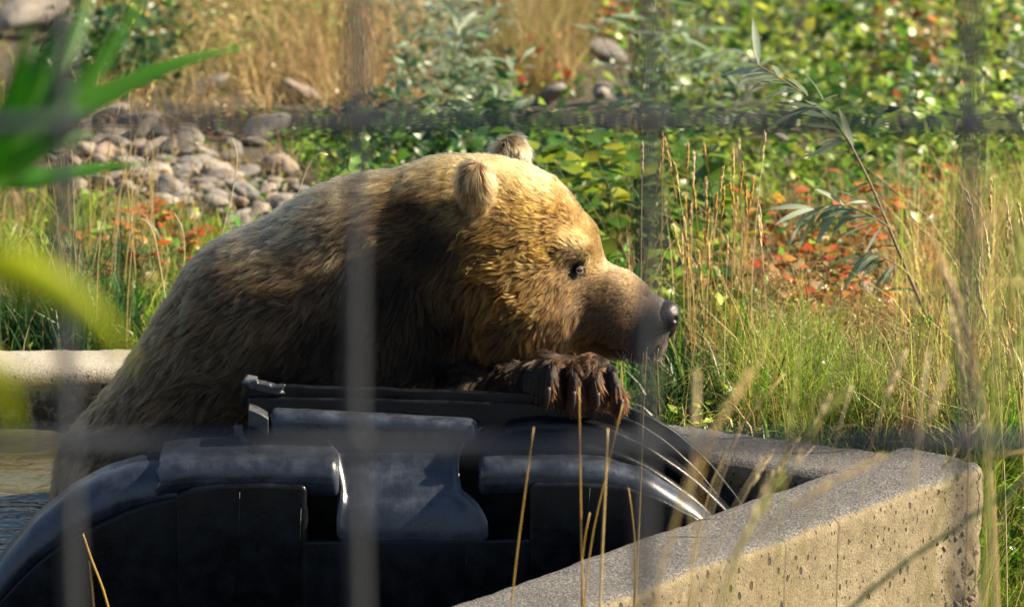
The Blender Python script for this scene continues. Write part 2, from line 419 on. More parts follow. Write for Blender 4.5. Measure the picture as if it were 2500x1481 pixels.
def wall_mesh(path, inward, thick, zbot=-.95, rough=None, step=.014, rad=.022):
    """wall swept along a plan path (outer edge); rounded rectangular section with pitted, uneven faces"""
    path = np.asarray(path, float)
    d = np.concatenate([[0], np.cumsum(np.linalg.norm(np.diff(path, axis=0), axis=1))])
    n = int(d[-1] / step) + 2
    t = np.linspace(0, d[-1], n)
    P = np.stack([np.interp(t, d, path[:, k]) for k in (0, 1)], 1)
    inw = np.asarray(inward, float)
    if inw.ndim == 1: inw = np.broadcast_to(inw, P.shape)
    else: inw = np.stack([np.interp(t, d, inw[:, k]) for k in (0, 1)], 1)
    zs = list(np.linspace(zbot, -.5, 3)) + list(np.arange(-.48, -rad - .004, step))
    sec = [(0, z, 0, 0) for z in zs]
    for a in np.linspace(0, 90, 5): sec.append((rad - rad * math.cos(math.radians(a)), -rad + rad * math.sin(math.radians(a)), 0, 1))
    for s_ in np.linspace(rad, thick - rad * 1.6, 11)[1:-1]: sec.append((s_, 0, 0, 1))
    r2 = rad * 1.6
    for a in np.linspace(90, 0, 6): sec.append((thick - r2 + r2 * math.cos(math.radians(a)), -r2 + r2 * math.sin(math.radians(a)), 1, 1))
    sec += [(thick, z, 1, 0) for z in zs[::-1] if z < -r2]
    sec = np.array(sec); m = len(sec)
    V = np.zeros((n, m, 3))
    V[:, :, :2] = P[:, None] + inw[:, None] * sec[None, :, 0:1]
    V[:, :, 2] = sec[None, :, 1]
    flat = V.reshape(-1, 3)
    nn = .004 * vnoise(flat * 9, 1) + .0022 * vnoise(flat * 34, 2) + .0012 * vnoise(flat * 90, 5)
    # outward push directions
    o = np.zeros((n, m, 3)); o[:, :, :2] = -inw[:, None] * np.where(sec[None, :, 2:3] > .5, -1, 1)
    topw = sec[:, 3][None, :, None]
    o = o * (1 - topw) + np.array([0, 0, 1.0]) * topw
    flat = flat + o.reshape(-1, 3) * nn[:, None]
    if rough is not None: flat = rough(flat, o.reshape(-1, 3))
    ii = np.arange(n * m).reshape(n, m)
    q = np.stack([ii[:-1, :-1], ii[1:, :-1], ii[1:, 1:], ii[:-1, 1:]], -1).reshape(-1, 4)
    caps = []
    for e in (0, n - 1):
        for k in range(m // 2):
            a, b_, c_, d_ = ii[e, k], ii[e, k + 1], ii[e, m - 2 - k], ii[e, m - 1 - k]
            if k + 1 < m - 2 - k: caps.append((a, b_, c_, d_) if e == 0 else (d_, c_, b_, a))
    me = mesh_np('wall', flat, np.concatenate([q, np.array(caps)]))
    aw = me.attributes.new('pale', 'FLOAT', 'POINT'); aw.data.foreach_set('value', sstep(-.35, -.60, flat[:, 0]).astype(np.float32))
    at = me.attributes.new('inner', 'FLOAT', 'POINT')
    at.data.foreach_set('value', np.broadcast_to(sec[None, :, 2], (n, m)).astype(np.float32).ravel())
    return me
trough = empty('concrete_trough', (C0[0], C0[1], -.4))
prop(trough, 'weathered concrete water trough with a crumbling corner, holding the bear', 'trough')
TI = Matrix.Translation((-C0[0], -C0[1], .4))
def corner_rough(v, o):
    # crumbled, honeycombed concrete on the corner of the front wall, lower part
    d = np.linalg.norm(v[:, :2] - C0, axis=1)
    k = (1 - sstep(.10, .24, d)) * sstep(-.06, -.16, v[:, 2]) + .10 * (1 - sstep(.02, .10, d))
    h = vnoise(v * 55, 9) * .6 + vnoise(v * 110, 8) * .4
    return v + o * (k * (h * .013 - .005))[:, None]
ext = .006
wf = link('wall', wall_mesh([C0 - u_front * ext, FRONT_END], nf, TH, rough=corner_rough), M_CON, trough); wf.matrix_local = TI
back_path = [C0 + u_back * .065, BEND - u_back * .12, BEND, BEND + np.array([-.15, .012]), (LEFT_X, BEND[1] + .02)]
back_in = [nb, nb, (nb + np.array([0, -1.])) / 1.93, np.array([0, -1.]), np.array([0, -1.])]
V_ = wall_mesh(back_path, np.array(back_in), TH * .96, rough=None)
for v in V_.vertices: v.co.z -= .003
wb = link('wall', V_, M_CON, trough); wb.matrix_local = TI
wl = link('wall', wall_mesh([(LEFT_X - .1, BEND[1] - .01), (LEFT_X - .1, FRONT_END[1] + .1)], np.array([1., 0]), TH, step=.06), M_CON, trough); wl.matrix_local = TI
wc = link('wall', wall_mesh([(LEFT_X - .1, FRONT_END[1]), FRONT_END + np.array([.1, 0])], np.array([0., 1]), TH, step=.06), M_CON, trough); wc.matrix_local = TI
# pebbles showing in the broken corner
def stone_mesh(name, seed, sub=2, amp=.25, squash=(1, .8, .6), mat=None):
    import bmesh
    bm = bmesh.new(); bmesh.ops.create_icosphere(bm, subdivisions=sub, radius=1)
    co = np.array([v.co for v in bm.verts])
    n1 = vnoise(co * 1.1 + seed * 7.3, seed) * amp + vnoise(co * 2.3 + seed, seed + 1) * amp * .35
    co = co * (1 + n1)[:, None] * np.array(squash)
    for v, c in zip(bm.verts, co): v.co = c
    me = bpy.data.meshes.new(name); bm.to_mesh(me); bm.free()
    me.polygons.foreach_set('use_smooth', np.ones(len(me.polygons), bool)); me.materials.append(mat or M_STONE)
    return me
peb = [stone_mesh('pebble', 50 + k, 2, .35, (1, .8, .8), M_AGG) for k in range(4)]
for k in range(130):
    s_ = abs(random.gauss(0, .085)); z = -.10 - random.random() ** .8 * .38
    if s_ > .20 or random.random() < (s_ / .2) * .5 * (1 if z < -.2 else 1.6): continue
    r = random.uniform(.003, .007)
    p = C0 + u_front * (s_ + .004) + nf * (.0045)
    o = link('pebble', peb[k % 4], None, trough)
    o.location = (p[0] - C0[0], p[1] - C0[1], z + .4); o.scale = (r, r, r)
    o.rotation_euler = (random.random() * 6, random.random() * 6, random.random() * 6)
for k in range(60):      # on the end face of the corner
    s_ = random.uniform(.0, .17); z = -.06 - random.random() * .4; r = random.uniform(.004, .009)
    p = C0 + nf * s_ - u_front * .0035
    o = link('pebble', peb[k % 4], None, trough)
    o.location = (p[0] - C0[0], p[1] - C0[1], z + .4); o.scale = (r, r, r); o.rotation_euler = (random.random() * 6, random.random() * 6, 0)

# water surface with gentle waves
def grid_poly(poly, step, z):
    pts = np.array(poly); x0, y0 = pts.min(0); x1, y1 = pts.max(0)
    xs = np.arange(x0, x1 + step, step); ys = np.arange(y0, y1 + step, step)
    X, Y = np.meshgrid(xs, ys, indexing='ij'); i = np.arange(X.size).reshape(X.shape)
    q = np.stack([i[:-1, :-1], i[1:, :-1], i[1:, 1:], i[:-1, 1:]], -1).reshape(-1, 4)
    cx = X.ravel()[q].mean(1); cy = Y.ravel()[q].mean(1)
    q = q[in_poly(cx, cy, poly)]
    u, inv = np.unique(q, return_inverse=True)
    P = np.stack([X.ravel()[u], Y.ravel()[u], np.full(len(u), z)], 1)
    return P, inv.reshape(-1, 4)
P, q = grid_poly(mid_poly, .02, WATER_Z)
q = q[(P[q].mean(1)[:, 1] > -.31) | (P[q].mean(1)[:, 0] < -1.16)]
u_, q = np.unique(q, return_inverse=True); P = P[u_]; q = q.reshape(-1, 4)
P[:, 2] += .0022 * vnoise(P * np.array([11, 19, 1]), 4) + .0012 * vnoise(P * np.array([27, 40, 1]), 6)
water = link('water', mesh_np('water', P, q), M_WATER)
prop(water, 'murky green-brown water in the trough', 'water', kind='structure')

# ------------------------------------------------------------------ broken black plastic tank
tank_o = np.array([0., -.3, -.85])
tank = empty('plastic_tank', tank_o)
prop(tank, 'broken black plastic tank with moulded ridges standing in the trough', 'tank')
def bar(name, top, yb, yf, height, r=.012, n=110, mat=None, bottom_z=None, ragged=(0, 0), drop=0.0, parent=None, jag=0.0, cap=.014):
    """moulded bar following a traced top edge: the edge sits at depth yf (front) and runs back to yb"""
    pts = resample(top, n)
    F = np.array([at_y(px, py, yf) for px, py in pts])
    s = np.concatenate([[0], np.cumsum(np.linalg.norm(np.diff(F, axis=0), axis=1))]); Ls = s[-1]
    K = 5
    rows = []
    for i in range(n):
        x, zt = F[i, 0], F[i, 2]
        zb = bottom_z if bottom_z is not None else zt - height
        e = min(s[i], Ls - s[i]) if not (ragged[0] and s[i] < Ls / 2) else 1
        if ragged[1] and s[i] > Ls / 2: e = 1
        inset = 0
        if e < cap: inset = cap * .8 * (1 - math.sqrt(max(0, 1 - (1 - e / cap) ** 2)))
        y0, y1 = yf + inset, yb
        z1 = zt - inset; z0 = zb + (inset if bottom_z is None else 0)
        rr = min(r, (y1 - y0) * .48, abs(z1 - z0) * .48)
        sec = []
        for a in np.linspace(0, 90, K):      # front top corner
            sec.append((y0 + rr - rr * math.cos(math.radians(a)), z1 - rr + rr * math.sin(math.radians(a))))
        zbk = z1 + drop
        sec += [(y0 + (y1 - y0) * .55, z1 + drop * .55), (y1, zbk)]
        sec.append((y1, z0))
        for a in np.linspace(270, 180, 3):   # front bottom corner
            sec.append((y0 + rr + rr * math.cos(math.radians(a)), z0 + rr + rr * math.sin(math.radians(a))))
        for zz in np.linspace(z0 + rr, z1 - rr, 5)[1:-1]: sec.append((y0, zz))
        rows.append([(x, a, b) for a, b in sec])
    V = np.array(rows); m = V.shape[1]
    flat = V.reshape(-1, 3)
    flat = flat + (vnoise(flat * 30, 21) * .0012)[:, None] * np.array([.2, 1, 1])
    if jag:
        ed = np.exp(-s / .02)[:, None] if ragged[0] else 0
        if ragged[1]: ed = ed + np.exp(-(Ls - s) / .02)[:, None]
        jj = (vnoise(flat * 120, 31) * jag).reshape(n, m) * ed
        flat = flat + np.stack([jj, 0 * jj, jj * .6], -1).reshape(-1, 3)
    ii = np.arange(n * m).reshape(n, m)
    q = np.stack([ii[:-1], np.roll(ii, -1, 1)[:-1], np.roll(ii, -1, 1)[1:], ii[1:]], -1).reshape(-1, 4)
    c0 = flat[ii[0]].mean(0); c1 = flat[ii[-1]].mean(0)
    flat = np.concatenate([flat, [c0, c1]])
    k0, k1 = n * m, n * m + 1
    t = [(k0, ii[0][(j + 1) % m], ii[0][j]) for j in range(m)] + [(k1, ii[-1][j], ii[-1][(j + 1) % m]) for j in range(m)]
    me = mesh_np(name, flat - tank_o, q, np.array(t))
    o = link(name, me, mat or M_PLA, tank)
    return o
LIP = [(592, 930), (615, 934), (650, 940), (850, 947), (1000, 951), (1150, 957), (1260, 960), (1400, 966), (1470, 973), (1517, 985), (1582, 1012), (1647, 1052), (1717, 1109), (1766, 1169), (1806, 1223), (1860, 1310)]
bar('lip', LIP, -.222, -.236, .045, .003, 160, ragged=(1, 0), jag=.01)
bar('torn_lip_edge', [(594, 927), (620, 931), (660, 938), (690, 943)], -.215, -.24, .017, .004, 30, M_PLE, ragged=(1, 1), jag=.012)
BACK = [(604, 970), (640, 968), (850, 972), (1100, 978), (1300, 985), (1480, 1000), (1560, 1030), (1640, 1085), (1710, 1150), (1760, 1215), (1830, 1320)]
bar('back_wall', BACK, -.205, -.243, .3, .006, 120, bottom_z=-.7, ragged=(1, 0))
bar('bead', [(655, 1008), (700, 1008), (950, 1022), (1125, 1030), (1166, 1034)], -.24, -.285, .052, .017, 90, M_PLG)
bar('bead', [(1228, 1044), (1262, 1034), (1312, 1029), (1420, 1031), (1501, 1050), (1582, 1088), (1663, 1142), (1733, 1201), (1771, 1239), (1830, 1310)], -.24, -.285, .024, .011, 110)
bar('broken_bead_end', [(606, 998), (622, 1003), (640, 1012), (655, 1022)], -.25, -.29, .032, .003, 20, M_PLE, ragged=(1, 1))
bar('torn_flap', [(572, 1036), (584, 1040), (598, 1062), (604, 1066)], -.262, -.28, .02, .003, 20, M_PLE, ragged=(1, 1), jag=.008)
bar('bead', [(1200, 1088), (1258, 1080), (1420, 1082), (1528, 1109), (1609, 1152), (1679, 1201), (1733, 1250), (1790, 1320)], -.25, -.305, .05, .012, 110)
bar('ledge', [(386, 1133), (440, 1122), (560, 1121), (700, 1121), (800, 1124), (826, 1130)], -.25, -.365, .075, .032, 100, M_PLG, drop=.012, ragged=(1, 0), jag=.012)
bar('ledge', [(1168, 1132), (1204, 1126), (1366, 1125), (1474, 1136), (1582, 1169), (1690, 1239), (1760, 1300), (1800, 1350)], -.25, -.365, .068, .026, 100, M_PLG, drop=.004)
bar('panel', [(432, 1206), (470, 1190), (540, 1183), (640, 1181), (735, 1184), (751, 1192)], -.27, -.374, .3, .008, 90, bottom_z=-.8, ragged=(1, 0), cap=.010)
bar('panel', [(1290, 1190), (1300, 1178), (1420, 1177), (1528, 1190), (1609, 1217), (1701, 1262), (1760, 1320)], -.27, -.374, .3, .008, 90, bottom_z=-.8, cap=.010)
bar('panel', [(736, 1321), (900, 1320), (1100, 1318), (1296, 1317)], -.27, -.376, .3, .005, 60, bottom_z=-.8, cap=.004)
bar('rim_band', [(-160, 1600), (-70, 1480), (0, 1375), (75, 1290), (160, 1222), (250, 1172), (330, 1148), (388, 1139), (440, 1142), (455, 1160)], -.25, -.358, .105, .050, 110, M_PLG, ragged=(0, 1), jag=.008)
bar('rim_wall', [(-140, 1640), (-40, 1510), (60, 1400), (120, 1345), (220, 1285), (325, 1238), (400, 1215), (470, 1200)], -.27, -.362, .3, .010, 100, bottom_z=-.8)
def tank_sheet(name, rowsdef, mat=M_PLA, nx=40, ny=24, thick=.006):
    """rowsdef: list of (px0, px1, row, y) from back to front; ends rise into the neighbouring ledges"""
    R = np.array(rowsdef, float)
    tt = np.linspace(0, len(R) - 1, ny)
    RR = np.stack([np.interp(tt, np.arange(len(R)), R[:, k]) for k in range(4)], 1)
    for _ in range(2): RR[1:-1] = RR[1:-1] * .5 + (RR[:-2] + RR[2:]) * .25
    V = []
    for px0, px1, row, y in RR:
        for u in np.linspace(0, 1, nx):
            p = at_y(px0 + (px1 - px0) * u, row, y)
            e = min(u, 1 - u) * (px1 - px0) * MPX
            p[2] += .016 * max(0, 1 - e / .018) ** 2
            V.append(p)
    V = np.array(V)
    V[:, 2] += vnoise(V * 22, 12) * .0018
    i = np.arange(nx * ny).reshape(ny, nx)
    q = np.stack([i[:-1, :-1], i[1:, :-1], i[1:, 1:], i[:-1, 1:]], -1).reshape(-1, 4)
    o = link(name, mesh_np(name, V - tank_o, q), mat, tank)
    md = o.modifiers.new('thickness', 'SOLIDIFY'); md.thickness = thick; md.offset = 0
    return o
tank_sheet('spillway', [(770, 1180, 1060, -.262), (795, 1150, 1075, -.268), (812, 1118, 1120, -.30), (826, 1120, 1175, -.328), (832, 1126, 1212, -.342), (832, 1130, 1219, -.346), (828, 1165, 1240, -.362), (822, 1188, 1282, -.368), (822, 1192, 1296, -.371), (822, 1192, 1326, -.371)], M_PLG)
for px, r0, r1 in ((585, 1200, 1470), (735, 1240, 1440), (900, 1335, 1480), (1141, 1330, 1470), (1440, 1190, 1330)):
    a, b = at_y(px, r0, -.376), at_y(px - 8, r1, -.377)
    v, qq, tt = tube_np([a, (a + b) / 2, b], .0007, 5)
    link('moulding_seam', mesh_np('moulding_seam', v - tank_o, qq, tt), M_PLA, tank)

# ------------------------------------------------------------------ the bear
YM0 = 0.045
def ym(px):                                      # mid-plane depth: the head is turned a little towards the viewer
    return YM0 - .22 * max(0.0, (px - 950) * MPX)
def B(px, py, lat=0.0):
    return at_y(px, py, ym(px) + lat)
SHR = 0.010                                       # room for the fur
prims = []
def rc(a, b, ra, rb, lat=1.0, k=.05): prims.append(('rc', np.array(a), np.array(b), ra - SHR, rb - SHR, lat, k))
def el(c, r, k=.04, rot=None): prims.append(('el', np.array(c), np.array(r), rot, None, None, k))
px2 = lambda v: v * MPX
# trunk
rc(B(455, 1215), B(600, 975), px2(335), px2(285), 1.0)
rc(B(600, 975), B(668, 815), px2(285), px2(255), 1.0)
rc(B(668, 818), B(900, 730), px2(258), px2(290), .86)
rc(B(900, 730), B(1085, 650), px2(290), px2(272), .72)
rc(B(620, 1130), B(1020, 880), px2(300), px2(220), .78)
rc(B(630, 1500), B(620, 1130), px2(360), px2(320), .9)
rc(B(1020, 860), B(1180, 800), px2(215), px2(170), .8)
# near and far shoulder
el(B(800, 870, -.125), (.165, .075, .17), .06)
el(B(800, 900, .14), (.16, .08, .17), .06)
# skull, brow, cheeks, muzzle
el(B(1195, 632), (px2(260), .158, px2(246)), .05)
rc(B(1285, 568), B(1366, 618), px2(138), px2(108), 1.05, .035)
el(B(1262, 755, -.07), (.125, .088, .112), .05)
el(B(1262, 755, .07), (.125, .088, .112), .05)
el(B(1388, 612, -.058), (.052, .034, .032), .022)       # near brow
el(B(1412, 582, .055), (.042, .036, .040), .022)        # far brow
rc(B(1395, 722), B(1500, 757), px2(118), px2(102), .86, .035)
rc(B(1500, 757), B(1580, 786), px2(103), px2(74), .82, .03)
rc(B(1440, 815), B(1565, 852), px2(62), px2(34), 1.0, .016)       # lower jaw
el(B(1577, 832), (.042, .044, .039), .018)          # lips
el(B(1600, 774), (.040, .043, .038), .018)          # bridge behind the nose pad
# near foreleg resting on the rim, paw hanging over it
rc(B(850, 1000, -.15), at_y(1180, 990, -.13), .10, .07, 1, .05)
rc(at_y(1180, 990, -.13), at_y(1345, 925, -.20), .07, .05, 1, .03)
rc(at_y(1345, 925, -.20), at_y(1450, 908, -.24), .05, .040, 1, .02)
TOES = [((1352, 890), (1340, 955)), ((1402, 888), (1402, 965)), ((1450, 890), (1460, 968)), ((1490, 896), (1518, 984))]
for (a, b) in TOES:
    rc(at_y(*a, -.255), at_y((a[0] + b[0]) / 2, (a[1] + b[1]) / 2, -.285), .017, .017, 1, .006)
    rc(at_y((a[0] + b[0]) / 2, (a[1] + b[1]) / 2, -.285), at_y(*b, -.290), .018, .014, 1, .005)
# ears
def rotm(ax, ang): return np.array(Matrix.Rotation(math.radians(ang), 3, ax))
NEAR_EAR = at_y(1160, 452, ym(1160) - .128)
FAR_EAR = at_y(1243, 388, ym(1243) + .118)
el(NEAR_EAR, (.036, .028, .055), .016, rotm('Y', -8) @ rotm('X', 14))
el(FAR_EAR, (.040, .028, .050), .012, rotm('Y', 15) @ rotm('X', -10))
EAR_CUP = at_y(1204, 482, ym(1200) - .15)
EYE = B(1412, 657, -.0705)
EYE_F = B(1442, 630, .075)

def sd(P):
    x, y, z = P[..., 0], P[..., 1], P[..., 2]
    d = None
    for (ty, a, b, c, e, lat, k) in prims:
        if ty == 'rc':
            # mid-plane of this bone: y scaled about its own axis
            ay, by = a[1], b[1]
            ba = b - a; L2 = ba[0] ** 2 + ba[2] ** 2 + 1e-9
            t = np.clip(((x - a[0]) * ba[0] + (z - a[2]) * ba[2]) / L2, 0, 1)
            if L2 < .002:
                L3 = (ba ** 2).sum(); t = np.clip(((x - a[0]) * ba[0] + (y - a[1]) * ba[1] + (z - a[2]) * ba[2]) / L3, 0, 1)
            q = np.sqrt((x - a[0] - t * ba[0]) ** 2 + ((y - a[1] - t * ba[1]) / lat) ** 2 + (z - a[2] - t * ba[2]) ** 2)
            dd = (q - (c + t * (e - c))) * min(1.0, lat)
        else:
            q = np.stack([x - a[0], y - a[1], z - a[2]], -1)
            if c is not None: q = q @ c
            r = b - SHR * .8
            k0 = np.sqrt(((q / r) ** 2).sum(-1)); k1 = np.sqrt(((q / r ** 2) ** 2).sum(-1)) + 1e-9
            dd = k0 * (k0 - 1) / k1
        if d is None: d = dd
        else:
            h = np.clip(.5 + .5 * (d - dd) / k, 0, 1)
            d = d * (1 - h) + dd * h - k * h * (1 - h)
    def sub(d, c, r, k):
        s_ = r - np.sqrt(((P - c) ** 2).sum(-1))
        h = np.clip(.5 - .5 * (d - s_) / k, 0, 1)
        return d * (1 - h) + s_ * h + k * h * (1 - h)
    d = sub(d, EAR_CUP, .018, .014)
    d = sub(d, EYE + np.array([.004, -.012, 0]), .016, .012)
    d = sub(d, EYE_F + np.array([.004, .012, 0]), .016, .012)
    return d
def grad(P, e=.003):
    g = np.stack([sd(P + np.eye(3)[k] * e) - sd(P - np.eye(3)[k] * e) for k in range(3)], -1)
    return g / (np.linalg.norm(g, axis=-1, keepdims=True) + 1e-9)
def surface_nets(lo, hi, h):
    ax = [np.arange(lo[k], hi[k], h) for k in range(3)]
    nx, ny, nz = map(len, ax)
    F = np.empty((nx, ny, nz), np.float32)
    YY, ZZ = np.meshgrid(ax[1], ax[2], indexing='ij')
    for i0 in range(0, nx, 24):
        xs = ax[0][i0:i0 + 24]
        P = np.empty((len(xs), ny, nz, 3)); P[..., 0] = xs[:, None, None]; P[..., 1] = YY; P[..., 2] = ZZ
        F[i0:i0 + 24] = sd(P)
    I = F < 0
    c = np.zeros((nx - 1, ny - 1, nz - 1), np.int8)
    for dx in (0, 1):
        for dy in (0, 1):
            for dz in (0, 1):
                c += I[dx:nx - 1 + dx, dy:ny - 1 + dy, dz:nz - 1 + dz]
    act = (c > 0) & (c < 8)
    vid = np.full(act.shape, -1, np.int64); vid[act] = np.arange(act.sum())
    A = np.argwhere(act)
    acc = np.zeros((len(A), 3)); cnt = np.zeros(len(A))
    corners = [(a, b, d) for a in (0, 1) for b in (0, 1) for d in (0, 1)]
    for i, p in enumerate(corners):
        for j in range(i + 1, 8):
            r = corners[j]
            if sum(abs(p[k] - r[k]) for k in range(3)) != 1: continue
            f0 = F[A[:, 0] + p[0], A[:, 1] + p[1], A[:, 2] + p[2]]; f1 = F[A[:, 0] + r[0], A[:, 1] + r[1], A[:, 2] + r[2]]
            m = (f0 < 0) != (f1 < 0)
            t = np.where(m, f0 / (f0 - f1 + 1e-12), 0)
            pos = A + np.array(p) + t[:, None] * (np.array(r) - np.array(p))
            acc[m] += pos[m]; cnt[m] += 1
    V = np.array(lo) + h * acc / cnt[:, None]
    quads = []
    for k in range(3):
        s0 = [slice(1, n - 1) for n in (nx, ny, nz)]; s1 = list(s0)
        s0[k] = slice(0, (nx, ny, nz)[k] - 1); s1[k] = slice(1, (nx, ny, nz)[k])
        a, b = I[tuple(s0)], I[tuple(s1)]
        for flip in (False, True):
            E = np.argwhere((a & ~b) if not flip else (~a & b))
            base = E.copy()
            for kk in range(3):
                if kk != k: base[:, kk] += 1
            u, v = (k + 1) % 3, (k + 2) % 3
            def g(du, dv):
                o = base.copy(); o[:, u] += du; o[:, v] += dv
                return vid[o[:, 0], o[:, 1], o[:, 2]]
            qd = np.stack([g(-1, -1), g(0, -1), g(0, 0), g(-1, 0)], 1)
            if flip: qd = qd[:, ::-1]
            quads.append(qd)
    return V, np.concatenate(quads)
allp = [p[1] for p in prims]
lo = (-1.05, -.42, -.42); hi = (.42, .46, .74)
BV, BQ = surface_nets(lo, hi, .0075)
BV = BV.astype(float)
for _ in range(2):
    g = grad(BV); BV -= g * np.clip(sd(BV), -.006, .006)[:, None]

# guide points over the coat: px, row, length, lift, flow(x,z), tip colour, root colour, clump
G_ = [  # coat tones with the sunlit top and shaded sides put into them
 # back and hump
 (120, 1130, .030, .32, (-.35, -.94), (.26, .19, .115), (.045, .03, .018), .55),
 (300, 1000, .034, .32, (-.60, -.80), (.27, .19, .11), (.045, .03, .018), .5),
 (360, 800, .032, .32, (-.70, -.70), (.28, .20, .115), (.05, .034, .02), .45),
 (560, 580, .030, .40, (-.90, -.40), (.70, .57, .37), (.12, .09, .05), .35),  # sunlit rim of the back put into pale tip colours
 (700, 560, .030, .42, (-.95, -.30), (.76, .61, .39), (.13, .10, .055), .35),
 (520, 760, .032, .28, (-.85, -.50), (.26, .185, .105), (.045, .03, .018), .5),
 (700, 700, .032, .28, (-.85, -.50), (.24, .175, .105), (.045, .03, .018), .5),
 (500, 1000, .034, .30, (-.70, -.70), (.18, .13, .08), (.03, .02, .012), .6),
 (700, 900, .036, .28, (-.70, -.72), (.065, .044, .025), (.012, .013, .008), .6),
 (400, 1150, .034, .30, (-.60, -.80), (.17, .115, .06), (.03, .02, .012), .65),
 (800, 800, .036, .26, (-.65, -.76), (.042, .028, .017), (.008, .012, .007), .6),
 (560, 650, .028, .28, (-.85, -.50), (.30, .215, .125), (.045, .03, .018), .45),
 (720, 625, .028, .28, (-.85, -.50), (.30, .21, .12), (.045, .03, .018), .45),
 (460, 690, .028, .28, (-.80, -.60), (.30, .22, .13), (.045, .03, .018), .45),
 # nape
 (860, 470, .026, .40, (-.92, -.38), (.80, .62, .36), (.18, .10, .04), .3),  # sunlit rim of the nape, likewise put into the tips
 (1000, 400, .024, .42, (-.95, -.25), (.82, .60, .30), (.24, .125, .035), .3),
 (1100, 380, .022, .42, (-.95, -.1), (.84, .60, .28), (.26, .13, .035), .3),
 (900, 560, .032, .30, (-.82, -.55), (.26, .18, .095), (.05, .03, .016), .45),
 (1010, 500, .028, .30, (-.85, -.50), (.13, .07, .025), (.025, .013, .006), .4),
 (1060, 590, .034, .28, (-.55, -.80), (.018, .012, .007), (.006, .004, .003), .5),  # the ear's shadow on the neck, painted as near-black fur
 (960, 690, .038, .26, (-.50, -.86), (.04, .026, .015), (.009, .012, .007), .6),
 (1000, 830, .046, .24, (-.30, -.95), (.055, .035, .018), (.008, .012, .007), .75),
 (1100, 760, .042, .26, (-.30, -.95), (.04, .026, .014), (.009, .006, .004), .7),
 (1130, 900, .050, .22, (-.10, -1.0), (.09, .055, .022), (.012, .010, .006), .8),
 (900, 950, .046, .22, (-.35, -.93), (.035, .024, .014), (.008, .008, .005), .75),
 # head
 (1200, 400, .018, .40, (-.98, .10), (.82, .58, .26), (.28, .14, .04), .25),
 (1320, 450, .018, .42, (-.75, .60), (.80, .56, .26), (.30, .15, .045), .25),
 (1290, 520, .022, .36, (-.90, .35), (.52, .31, .085), (.16, .08, .02), .4),
 (1240, 600, .028, .40, (-.95, -.10), (.38, .24, .075), (.055, .03, .010), .8),
 (1330, 620, .022, .38, (-.95, .15), (.46, .28, .075), (.11, .06, .016), .6),
 (1210, 690, .032, .42, (-.85, -.45), (.29, .18, .055), (.035, .02, .008), .85),
 (1300, 730, .030, .40, (-.70, -.68), (.40, .26, .10), (.05, .03, .011), .8),
 (1180, 800, .040, .34, (-.45, -.88), (.22, .13, .04), (.03, .018, .008), .8),
 (1290, 830, .038, .34, (-.35, -.92), (.30, .195, .085), (.045, .028, .013), .8),
 (1380, 800, .022, .32, (-.75, -.62), (.26, .175, .095), (.06, .04, .022), .6),
 (1370, 690, .014, .32, (-.85, -.45), (.34, .22, .095), (.09, .055, .024), .45),
 (1430, 570, .013, .40, (-.70, .65), (.60, .40, .17), (.28, .16, .06), .25),
 (1210, 935, .034, .2, (.2, -.95), (.035, .022, .013), (.012, .008, .005), .7),  # shade below the jaw put into the coat colour
 (1300, 905, .030, .2, (.2, -.95), (.035, .022, .013), (.012, .008, .005), .7),
 (1090, 960, .036, .2, (.1, -.98), (.04, .026, .015), (.012, .008, .005), .7),
 (1350, 880, .022, .14, (.2, -.95), (.05, .028, .014), (.012, .008, .005), .8),
 # muzzle
 (1450, 640, .009, .32, (-.95, .20), (.68, .48, .25), (.30, .19, .09), .2),
 (1440, 720, .009, .28, (-.95, -.20), (.24, .165, .095), (.07, .048, .027), .3),
 (1520, 700, .007, .28, (-.98, .15), (.60, .42, .235), (.24, .155, .08), .2),  # sunlight on the muzzle's top put into lighter tips
 (1520, 770, .007, .26, (-.98, -.15), (.34, .235, .135), (.11, .075, .042), .2),
 (1590, 740, .005, .25, (-.98, .1), (.34, .25, .18), (.12, .085, .06), .15),
 (1590, 815, .005, .24, (-.95, -.3), (.09, .075, .068), (.025, .022, .024), .15),
 (1480, 840, .012, .32, (-.80, -.6), (.15, .11, .075), (.04, .028, .02), .5),
 (1570, 870, .012, .35, (-.50, -.85), (.15, .13, .12), (.05, .042, .04), .3),
]
GP = np.array([at_y(g[0], g[1], ym(g[0]) - .08)[[0, 2]] for g in G_])
GL = np.array([g[2] for g in G_]); GF = np.array([g[3] for g in G_]); GD = np.array([g[4] for g in G_])
GT = np.array([g[5] for g in G_]); GR = np.array([g[6] for g in G_]); GC = np.array([g[7] for g in G_])
ARM = [B(850, 1000, -.15), at_y(1180, 990, -.13), at_y(1330, 930, -.195)]
MOUTH = np.array([at_y(a, b, ym(a) - .04)[[0, 2]] for a, b in ((1612, 846), (1590, 866), (1550, 862), (1500, 846), (1460, 826))])
NC = B(1622, 767)
PAWC = at_y(1430, 920, -.27)
